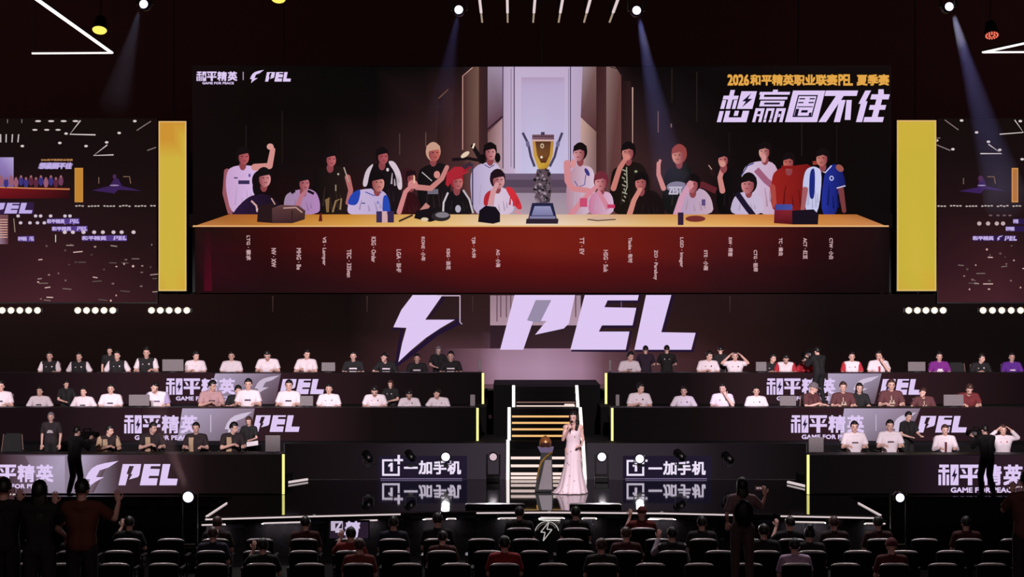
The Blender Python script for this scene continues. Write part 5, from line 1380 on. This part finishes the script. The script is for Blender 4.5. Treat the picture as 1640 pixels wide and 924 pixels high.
B(338, 609, 'sit_turn', 'person in pinkish white shirt in front of the bright panel, middle tier', PINKW, rz=.3, **wl)
B(380, 617, 'sit_turn', 'person in black with black hair close behind a white shirt, middle tier', BLACK, dy=.45, with_chair=False)
B(398, 606, 'sit', 'person in white shirt with black hair before the pale flash, middle tier', WHITE, **wl)
B(463, 608, 'sit', 'person in white shirt before the three white letters, middle tier', WHITE, **wl)
B(527, 614, 'sit', 'person in white shirt right of the three letters, middle tier', WHITE, marks='crest', mcol=(120, 100, 120))
B(601, 622, 'sit_down', 'person in white shirt with head bowed low, middle tier left of stairs', WHITE, marks='crest')
person('stand_back', (X(626, 47.2), 47.2, 1.801), -.4, .80, 'person in black bending toward two white shirts, middle tier left of stairs', BLACK, hair='b', style='bob', marks='crest', mcol=WHITE)
B(656, 628, 'sit_down', 'person in white shirt slumped low, second from the stairs, middle tier', WHITE, marks='crest')
B(703, 626, 'sit_lean', 'person in white shirt leaning aside, nearest the stairs on the left, middle tier', WHITE, marks='crest', mcol=(150, 110, 130))
B(1024, 613, 'sit_turn', 'person in white shirt nearest the stairs on the right, middle tier', WHITE, marks='crest')
B(1095, 618, 'sit_open', 'person in white shirt with both elbows out, middle tier right of stairs', WHITE, marks='crest')
B(1157, 613, 'sit_chin', 'person in white shirt with a hand raised, middle tier right of stairs', WHITE, marks='crest')
B(1211, 618, 'sit', 'person in white shirt left of the right white lettering, middle tier', WHITE, marks='crest')
fg = dict(marks='fang', mcol=(190, 170, 150))
B(1299, 613, 'sit_turn', 'person in maroon shirt with grey cap before the lettering, middle tier', MAROON, rz=.7, cap=(110, 98, 104))
B(1350, 611, 'sit', 'person in maroon shirt with pale print on the bright panel, middle tier', MAROON, hair='b', **fg)
B(1376, 613, 'sit', 'person in black with long black hair beside a maroon shirt, middle tier', BLACK, style='long', fem=True, dy=.15, with_chair=False)
B(1427, 607, 'sit', 'person in maroon shirt with pale print before the first white letter, middle tier', MAROON, hair='b', **fg)
B(1479, 622, 'sit_lean', 'person in maroon shirt with pale print at the last white letter, middle tier', MAROON, hair='b', **fg)
B(1549, 619, 'sit_down', 'person in dark red looking down behind a grey case, middle tier right', (104, 30, 34), hair='b')
gd = dict(marks='side', mcol=(184, 152, 124))
person('stand', (X(82, 43.0), 43.0, 1.201), 0, .84, 'person with ash grey hair standing in a dark top, front desk left', (44, 32, 38), hair='g', marks='big', mcol=(190, 180, 184))
Cc(173, 684, 'sit_turn', 'person in black and gold shirt farthest left at the front desk', (40, 24, 28), rz=.5, sleeve=(184, 152, 124), **gd)
Cc(243, 676, 'sit_turn', 'person in black and gold shirt below the first lettering, front desk left', (40, 24, 28), rz=.3, **gd)
Cc(314, 676, 'sit', 'person in black and gold shirt before the bright panel, front desk left', (40, 24, 28), **gd)
Cc(372, 676, 'sit_turn', 'person in black and gold shirt nearest the neon strip, front desk left', (40, 24, 28), rz=.4, **gd)
person('stand_back', (X(399, 42.6), 42.6, 1.201), -.2, .80, 'woman with long hair in black holding white papers, front desk left', BLACK, style='long', hair='b', fem=True)
Cc(1368, 674, 'sit', 'person in white shirt with dark side stripes, first at the right front desk', WHITE, marks='line', mcol=(90, 60, 70))
Cc(1425, 672, 'sit', 'person in white shirt with dark side stripes, second at the right front desk', WHITE, marks='line', mcol=(90, 60, 70))
person('stand_back', (X(1454, 43.0), 43.0, 1.201), .5, .85, 'tall person in black behind two white shirts, front desk right', BLACK)
Cc(1513, 680, 'sit', 'person in white jacket with dark red middle stripe, front desk right', WHITE, hair='b', marks='stripe', mcol=(96, 26, 34), long_=True)
Cc(1606, 682, 'sit_up', 'person in white jacket with red trim holding a case, front desk right', WHITE, hair='b', marks='crest', mcol=RED, long_=True)
chair((X(16, 42.2), 42.2, 1.201), 'black gaming chair empty at the far left of the front desk', 1.0)
chair((X(1535, 50), 50, 2.481), 'black gaming chair empty between the purple shirts on the top tier', 1.0)


# video cameras carried by the crew
def video_camera(loc, rz, lab):
    t = empty('video_camera', loc, rz, lab, 'camera')
    bm = BM(); box(bm, (-.07, -.17, -.08), (.07, .2, .09), bevel=.015); obj('camera_body', bm, M_BLACK, t)
    bm = BM(); cone(bm, (0, -.17, 0), (0, -.30, 0), .05, .062, 18); obj('lens_barrel', bm, M_BLACKM, t)
    bm = BM(); box(bm, (-.015, -.12, .13), (.015, .12, .155), bevel=.006); box(bm, (-.012, -.11, .088), (.012, -.085, .131)); box(bm, (-.012, .085, .088), (.012, .11, .131)); obj('top_handle', bm, M_BLACK, t)
    bm = BM(); box(bm, (.071, .02, -.02), (.13, .12, .05), bevel=.006); obj('flip_screen', bm, M_GREY, t)
    return t


def crew(px, d, z, rz, sc, lab, camlab, off=(0, -.42, 1.47)):
    b = person('stand_cam', (X(px, d), d, z), rz, sc, lab, BLACK, trousers=(18, 15, 17), long_=True)
    o = Matrix.Rotation(rz, 3, 'Z') @ (Vector(off) * sc)
    video_camera(Vector((X(px, d), d, z)) + o, rz, camlab)


crew(1312, 48.3, 2.481, PI + .5, .87, 'cameraman in black standing before the top desk right of the stairs', 'video camera held by the cameraman at the top desk')
crew(119, 40.6, 1.002, PI - .6, .88, 'cameraman in black standing before the left front desk', 'video camera held by the cameraman at the left front desk')
crew(1581, 40.6, 1.002, PI + .4, .90, 'cameraman in black standing before the right front desk', 'video camera held by the cameraman at the right front desk')

# papers of the woman at the left front desk
t = empty('paper_sheet', (X(404, 42.2), 42.22, Z(711, 42.2)), 0, 'white paper sheets held by the woman in black', 'paper')
bm = BM(); box(bm, (-.13, -.006, -.05), (.13, .006, .06), bevel=.003); o = obj('sheet', bm, cloth((226, 214, 220)), t); o.rotation_euler = (-.5, -.15, 0)

# grey cases and monitors on the desks
for lab, d, px, py, wpx, hpx, base in (('grey monitor between the black and the white shirts on the top left desk', 49.25, 277, 585, 34, 19, 597), ('grey monitor between white and banded shirts on the top left desk', 49.25, 526, 587, 22, 14, 597),
                                  ('grey monitor beside the first red sleeved player on the top right desk', 49.25, 1219, 586, 17, 15, 597), ('grey monitor left of the bright purple shirt on the top right desk', 49.25, 1468, 587, 28, 15, 597),
                                  ('grey monitor left of the white lettering on the middle left desk', 45.85, 223, 643, 33, 18, 653), ('grey monitor below the three letters on the middle left desk', 45.85, 491, 645, 21, 16, 653),
                                  ('narrow grey monitor at the stair end of the middle left desk', 45.85, 757, 643, 8, 18, 653), ('grey monitor below the lettering on the middle right desk', 45.85, 1262, 645, 26, 16, 653),
                                  ('grey monitor hiding the person in dark red on the middle right desk', 45.85, 1527, 644, 32, 18, 653), ('narrow grey monitor at the stair end of the middle right desk', 45.85, 989, 643, 6, 18, 653),
                                  ('grey monitor by the neon strip on the left front desk', 41.35, 437, 714, 24, 26, 727), ('grey monitor by the neon strip on the right front desk', 41.35, 1307, 717, 24, 24, 728),
                                  ('narrow grey monitor at the stair end of the top left desk', 49.25, 768, 588, 4, 18, 597), ('narrow grey monitor at the stair end of the top right desk', 49.25, 977, 588, 4, 18, 597)):
    z0 = Z(base, 49.0 if d > 49 else 45.6 if d > 45 else 41.1) + .001
    w_, h_ = wpx / F * d, hpx / F * d
    t = empty('desk_monitor', (X(px, d), d, z0), 0, lab, 'monitor')
    bm = BM(); box(bm, (-w_ / 2, -.02, .03), (w_ / 2, .02, .03 + h_), bevel=.008); obj('monitor_back', bm, M_GREY, t)
    bm = BM(); box(bm, (-w_ * .42, .021, .05), (w_ * .42, .026, .01 + h_)); obj('screen_panel', bm, M_BLACK, t)
    bm = BM(); box(bm, (-min(.09, w_ / 2), -.04, 0), (min(.09, w_ / 2), .08, .012)); box(bm, (-.015, -.015, .011), (.015, .015, .031)); obj('stand', bm, M_BLACK, t)

# ------------------------------------------------------------------ the woman in the gown, her microphone, the trophy on its pillar
HD = 41.35
p = proto('host', True)
hx = X(918, HD)
b = bpy.data.objects.new('person', p.body); COL.objects.link(b); b.location = (hx, HD, 1.001); b.scale = (1.03,) * 3
tag(b, 'woman in a long pale pink gown speaking into a microphone beside the trophy pedestal', 'person')
b.material_slots[0].link = 'OBJECT'; b.material_slots[0].material = mat('skin_fair', (228, 178, 168), .5, var=.04, scale=30)


def gown():
    secs = [(1.335, .150, .100, 0, -.01), (1.30, .162, .128, 0, -.012), (1.22, .160, .122, 0, -.01), (1.12, .146, .104, 0, -.005), (1.06, .145, .104, 0, 0), (.95, .162, .122, 0, .0), (.85, .172, .142, 0, .005), (.65, .180, .155, -.005, 0),
            (.45, .215, .19, -.015, 0), (.28, .25, .225, -.02, 0), (.14, .285, .265, -.025, 0), (.05, .315, .30, -.03, 0), (.012, .335, .32, -.04, 0)]
    bm = BM(); n = 64; rings = []
    for z, rx, ry, cx, cy in secs:
        t = max(0, (.9 - z) / .9); ring = []
        for k in range(n):
            a = 2 * PI * k / n
            f = 1 + .07 * t * math.sin(11 * a + 1.2) + .035 * t * math.sin(5 * a) + .006 * math.sin(23 * a)
            x = cx + rx * f * math.cos(a); y = cy + ry * f * math.sin(a)
            if z < .1 and math.cos(a) < -.2: x += -.10 * (-.2 - math.cos(a)) * (1 if z < .04 else .3)
            ring.append(bm.verts.new((x, y, z)))
        rings.append(ring)
    for a, c_ in zip(rings, rings[1:]):
        for k in range(n): bm.faces.new((a[k], a[(k + 1) % n], c_[(k + 1) % n], c_[k]))
    bm.faces.new(rings[0][::-1]); bm.faces.new(rings[-1])
    bmesh.ops.recalc_face_normals(bm, faces=bm.faces)
    return bm


mg = bpy.data.materials.new('floral_gown'); mg.use_nodes = True; nt = mg.node_tree; bs = nt.nodes['Principled BSDF']; bs.inputs['Roughness'].default_value = .55
tc = nt.nodes.new('ShaderNodeTexCoord'); vo = nt.nodes.new('ShaderNodeTexVoronoi'); vo.inputs['Scale'].default_value = 9; cr = nt.nodes.new('ShaderNodeValToRGB')
cr.color_ramp.elements[0].position = .10; cr.color_ramp.elements[0].color = (*lin((150, 112, 122)), 1); cr.color_ramp.elements[1].position = .17; cr.color_ramp.elements[1].color = (*lin((240, 212, 222)), 1)
nt.links.new(tc.outputs['Object'], vo.inputs['Vector']); nt.links.new(vo.outputs['Distance'], cr.inputs[0]); nt.links.new(cr.outputs[0], bs.inputs['Base Color'])
obj('gown', gown(), mg, b, smooth=True)
hm = hair_mesh(p.J, 'long'); bm = BM(); bm.from_mesh(hm)
M = headM(p.J)
lock = [M @ V3(.084 + .012 * math.sin(i * 1.1), .012 - .012 * i, -.01 - .062 * i) for i in range(6)]
for i in range(5): capsule(bm, lock[i], lock[i + 1], .040 - .002 * i, .040 - .002 * (i + 1))
bm.to_mesh(hm); bm.free(); hm.polygons.foreach_set('use_smooth', [True] * len(hm.polygons))
dress('hair', hm, b, H_BLACK)
bm = BM()
for k in 'lr':
    an = p.J['an' + k]; ball(bm, an + V3(0, -.07, -.05), (.04, .11, .03), 2)
sh = obj('shoe', bm, cloth((210, 190, 190)), b)
mw = Vector((hx, HD, 1.0)) + (p.J['wrl'] + p.J['hdl'].normalized() * .07) * 1.03
t = empty('microphone', mw, 0, 'black handheld microphone held by the woman in the gown', 'microphone')
bm = BM(); cone(bm, (-.01, .03, -.13), (.02, -.01, .06), .012, .017, 14); obj('handle', bm, M_BLACK, t)
bm = BM(); ball(bm, (.028, -.02, .09), (.027, .027, .032), 2); obj('grille', bm, M_BLACKM, t, smooth=True)

PD = 41.7; pxm = X(872, PD)
t = empty('trophy_pedestal', (pxm, PD, 1.001), 0, 'tapered black and grey pedestal with a gold swoosh beside the woman in the gown', 'pedestal')
bm = BM(); box(bm, (-.21, -.17, 0), (.21, .2, .06), bevel=.01); obj('plinth', bm, M_BLACK, t)


def taper(z0, z1, x0a, x1a, x0b, x1b, y0a, y1a, y0b, y1b):
    bm = BM(); vs = [bm.verts.new(v) for v in ((x0a, y0a, z0), (x1a, y0a, z0), (x1a, y1a, z0), (x0a, y1a, z0), (x0b, y0b, z1), (x1b, y0b, z1), (x1b, y1b, z1), (x0b, y1b, z1))]
    for f in ((0, 1, 5, 4), (1, 2, 6, 5), (2, 3, 7, 6), (3, 0, 4, 7), (4, 5, 6, 7), (3, 2, 1, 0)): bm.faces.new([vs[i] for i in f])
    bmesh.ops.recalc_face_normals(bm, faces=bm.faces)
    return bm


obj('shaft', taper(.061, .86, -.20, .19, -.07, .16, -.15, .16, -.09, .12), M_BLACK, t)
obj('front_facet', taper(.062, .70, -.13, .165, .01, .15, -.163, -.152, -.115, -.104), mat('grey_facet', (124, 112, 118), .35), t)
obj('collar', taper(.861, .98, -.09, .17, -.15, .20, -.09, .12, -.14, .16), mat('lilac_lacquer', (120, 106, 140), .25), t)
bm = BM()
pts = [V3(-.17, -.145, .28), V3(-.13, -.142, .48), V3(-.08, -.135, .64), V3(.0, -.128, .75), V3(.10, -.125, .83), V3(.175, -.13, .88)]
for a, c_ in zip(pts, pts[1:]): bar(bm, a, c_, .03, .02, up=(0, 1, 0))
obj('gold_swoosh', bm, mat('gold', (214, 160, 72), .25, metal=.9), t)
hp = Vector((pxm + .02, PD, 1.983))
t = empty('helmet_trophy', hp, 0, 'golden helmet trophy resting on top of the tapered pedestal', 'trophy')
bm = BM(); bmesh.ops.create_uvsphere(bm, u_segments=28, v_segments=16, radius=1)
for v in bm.verts: v.co = Vector((v.co.x * .135, v.co.y * .15, max(v.co.z, -.35) * .155 + .08))
obj('dome', bm, mat('brass_helmet', (176, 110, 66), .3, metal=.55), t, smooth=True)
bm = BM(); box(bm, (-.10, -.165, .025), (.10, -.11, .10), bevel=.02); obj('visor', bm, mat('visor_glass', (60, 34, 30), .12), t)
bm = BM(); cone(bm, (0, 0, 0), (0, 0, .028), .10, .11, 24); obj('rim', bm, mat('gold', (214, 160, 72)), t)
bm = BM(); cone(bm, (0, 0, .225), (0, 0, .25), .03, .02, 16); obj('top_knob', bm, mat('gold', (214, 160, 72)), t)

# ------------------------------------------------------------------ audience seats
M_RIM = mat('pale_chair_rim', (236, 228, 232), .3, metal=.2)
M_NAVY = mat('navy_chair_fabric', (13, 11, 22), .8, spec=.2)


def seat_proto():
    t = empty('audience_chair', (0, 0, 0))
    bm = BM(); box(bm, (-.245, -.03, .44), (.245, .04, .93), bevel=.025); obj('backrest', bm, M_NAVY, t, smooth=True)
    bm = BM()
    n = 10; pr = []
    for i in range(n + 1):
        u = i / n * 2 - 1; pr.append(V3(u * .235, .0, .945 - .022 * abs(u) ** 3))
    rg = []
    for k_, q_ in enumerate(pr):
        r_ = .021 if 0 < k_ < n else .006
        rg.append([bm.verts.new((q_.x, q_.y + r_ * math.cos(2 * PI * j / 12), q_.z + r_ * math.sin(2 * PI * j / 12))) for j in range(12)])
    for a, c_ in zip(rg, rg[1:]):
        for j in range(12): bm.faces.new((a[j], a[(j + 1) % 12], c_[(j + 1) % 12], c_[j]))
    bm.faces.new(rg[0][::-1]); bm.faces.new(rg[-1]); bmesh.ops.recalc_face_normals(bm, faces=bm.faces)
    obj('top_rim', bm, M_RIM, t, smooth=True)
    bm = BM(); box(bm, (-.24, .05, .38), (.24, .50, .46), bevel=.03); obj('seat', bm, M_NAVY, t, smooth=True)
    for s in (-1, 1):
        bm = BM(); bar(bm, (s * .27, .02, .64), (s * .27, .40, .64), .05, .03); bar(bm, (s * .27, .05, .40), (s * .27, .05, .64), .03, .03, up=(0, 1, 0)); obj('armrest', bm, M_BLACK, t)
        for y in (.06, .44):
            bm = BM(); cone(bm, (s * .22, y, 0), (s * .2, y, .40), .014, .016, 10); obj('leg', bm, M_BLACKM, t)
    return t


SEAT = seat_proto(); sfirst = [True]
SROWS = [(34.15, 0.0, [X(p_, 34.15) for p_ in range(-10, 1660, 71)], 'row of seats nearest the stage'), (32.6, 0.0, [X(p_, 32.6) for p_ in range(-32, 1670, 74)], 'middle visible row of seats'), (31.1, 0.0, [X(p_, 31.1) for p_ in range(-50, 1690, 78)], 'row of seats nearest the viewer')]
for d, z, xs, nm in SROWS:
    for x in xs:
        if sfirst[0]: t = SEAT; sfirst[0] = False
        else: t = copy_tree(SEAT)
        t.location = (x, d, z)
        tag(t, 'dark audience chair with a pale top rim in the ' + nm, 'chair', nm)


def seated(row, px, kind, lab, shirt, sc=1.0, **kw):
    d, z, xs, nm = SROWS[row]
    x = min(xs, key=lambda v: abs(v - X(px, d)))
    return person(kind, (x, d + .20, z), PI, sc, lab, shirt, group='seated spectators', **kw)


DKR = (70, 22, 26)
M_DSK = M_SKIN
seated(0, 195, 'aud_sit_phone', 'seated spectator in black raising a hand by the left front desk, first row', BLACK)
seated(0, 330, 'aud_sit', 'seated spectator in dark brown below the bright floor spotlight, first row', (40, 24, 24), hair='b')
seated(0, 475, 'aud_sit', 'seated spectator in dark red left of the small lettered panel, first row', DKR)
seated(0, 620, 'aud_sit', 'seated spectator in navy right of the small lettered panel, first row', NAVY)
seated(0, 690, 'aud_sit', 'seated spectator in black below the mirrored sponsor lettering, first row', BLACK, sc=1.05)
seated(0, 1150, 'aud_sit', 'seated spectator with pale hair rim left of the standing woman, first row', (40, 34, 40))
seated(0, 1290, 'aud_sit_phone', 'seated spectator holding a phone right of the standing woman, first row', BLACK)
seated(0, 1350, 'aud_sit', 'seated spectator in brown under the right stage wash light, first row', (48, 30, 30), hair='b')
seated(0, 1420, 'aud_sit', 'seated spectator in dark maroon below the right floor spotlight, first row', (60, 24, 30))
seated(0, 1560, 'aud_sit', 'seated spectator in dark red near the right edge, first row', DKR)
seated(1, 110, 'aud_sit', 'seated spectator in black near the left edge, second row', BLACK)
seated(1, 370, 'aud_sit', 'seated spectator in navy with brown hair left of the centre, second row', NAVY, hair='b')
seated(1, 545, 'aud_sit_phone', 'seated spectator in red lifting a hand below the small panel, second row', (130, 36, 36))
seated(1, 690, 'aud_sit', 'seated spectator in dark red beside the empty chairs, second row', DKR, sc=.95)
seated(1, 1000, 'aud_sit', 'seated spectator in maroon right of the emblem, second row', (70, 26, 30), hair='b')
seated(1, 1105, 'aud_sit_phone', 'seated spectator in white striped jacket, second row', BLACK, sleeve=(150, 138, 150), long_=True)
seated(1, 1300, 'aud_sit', 'seated spectator with a hair bun in black, second row', BLACK, style='bun')
seated(2, 455, 'aud_sit_phone', 'seated spectator in black with a pale hand up left of the centre, third row', BLACK)
seated(2, 580, 'aud_sit', 'seated spectator in reddish brown below the small panel, third row', (110, 40, 34), hair='b')
seated(2, 800, 'aud_sit', 'seated spectator in bright red left of the emblem, third row', (140, 22, 30), sc=1.03)
seated(2, 990, 'aud_sit', 'seated spectator with reddish hair right of the emblem, third row', (36, 24, 26), hair='b')
seated(2, 1280, 'aud_sit', 'seated spectator in lilac jacket right of the standing woman, third row', (190, 160, 190))
seated(2, 1465, 'aud_sit', 'seated spectator in dark red wearing a dark red cap, third row', (84, 24, 32), cap=(96, 26, 40))
# standing people of the audience
st_ = 'standing spectators'
person('stand_film', (X(63, 22), 22, 1.5), PI, 1.0, 'large dark long haired spectator standing at the left edge', BLACK, style='long', fem=True, group=st_)
person('stand_phone', (X(131, 22.5), 22.5, 1.5), PI, .98, 'dark haired spectator in a top tinted with orange light standing left of the bolt logo', (92, 46, 32), group=st_)  # orange light on the shoulder is put into the shirt colour
person('stand_film', (X(6, 22.3), 22.3, 1.5), PI, 1.0, 'dark spectator cut by the left picture edge holding up a phone', BLACK, group=st_)
for px, kind, lab, kw in ((832, 'aud_sit', 'crew member in black seated at the stage front below the trophy', dict(shirt=BLACK, marks='crest', mcol=WHITE)), (922, 'aud_sit', 'crew member in black seated at the stage front below the gown', dict(shirt=BLACK)),
                          (1028, 'aud_sit_phone', 'spectator in dark red top and cap seated at the stage front', dict(shirt=(110, 34, 36), cap=(100, 30, 34)))):
    t = copy_tree(SEAT); t.location = (X(px, 35.9), 35.7, 0); tag(t, 'dark chair at the stage front under the ' + lab.split(' seated')[0], 'chair')
    person(kind, (X(px, 35.9), 35.9, 0), PI, 1.0, lab, group='seated spectators', **kw)
seated(1, 1255, 'aud_sit', 'dark broad spectator just right of the standing woman, second row', BLACK, sc=1.04)
person('stand_film', (X(1632, 24.0), 23.6, 1.5), PI, .97, 'dark spectator in a brownish shirt at the right picture edge', (88, 48, 44), group=st_)
WD = 30.1; wx = X(1189, WD)
wm = person('stand_phone', (wx, WD, .751), PI, .985, 'woman with long hair and backpack standing and filming the stage with a phone', (140, 112, 120), trousers=(84, 62, 70), style='long', fem=True)
bm = BM(); ball(bm, (0, .19, 1.17), (.155, .10, .22), 3)
for v in bm.verts: v.co.z = max(v.co.z, .97)
bp_ = obj('backpack', bm, M_BLACK, None, smooth=True); bp_.location = (wx, WD - .0, .751); bp_.rotation_euler = (0, 0, PI)
tag(bp_, 'black backpack worn by the woman filming with a phone', 'backpack')
J = proto('stand_phone', True).J
ph = Vector((wx, WD, .751)) + Matrix.Rotation(PI, 3, 'Z') @ ((J['wrl'] + J['hdl'].normalized() * .09) * .985 + Vector((.07, -.035, 0)))


def phone(name_loc, lab, w_=.155, h_=.075, lit=True):
    t = empty('phone', name_loc, 0, lab, 'phone')
    bm = BM(); box(bm, (-w_ / 2, -.004, -h_ / 2), (w_ / 2, .004, h_ / 2), bevel=.003); obj('phone_case', bm, M_BLACK, t)
    cc = Canvas(0)
    if lit:
        bm = BM(); box(bm, (-w_ / 2 + .006, -.0055, -h_ / 2 + .006), (w_ / 2 - .006, -.0045, h_ / 2 - .006)); obj('phone_screen', bm, mat('phone_picture', (60, 40, 44), emit=(64, 40, 46), sample='NONE'), t)
        for k, x in enumerate((-.045, -.02, .012, .03)):
            bm = BM(); box(bm, (x, -.0065, -.008 + .004 * (k % 2)), (x + .014, -.0058, .012)); obj('picture_detail', bm, M_WSTRIP2, t)


phone(ph + Vector((0, .0, .02)), 'phone showing the lit stage, held up by the woman with the backpack')
J = proto('stand_film').J
for x, d, sc, lab in ((X(6, 22.3), 22.3, 1.0, 'phone held up by the dark spectator at the left picture edge'), (X(1632, 24), 23.6, .97, 'phone held up by the spectator at the right picture edge')):
    phone(Vector((x, d, 1.5)) + Matrix.Rotation(PI, 3, 'Z') @ (Vector((0, -.36, 1.50)) * sc), lab, .075, .155)
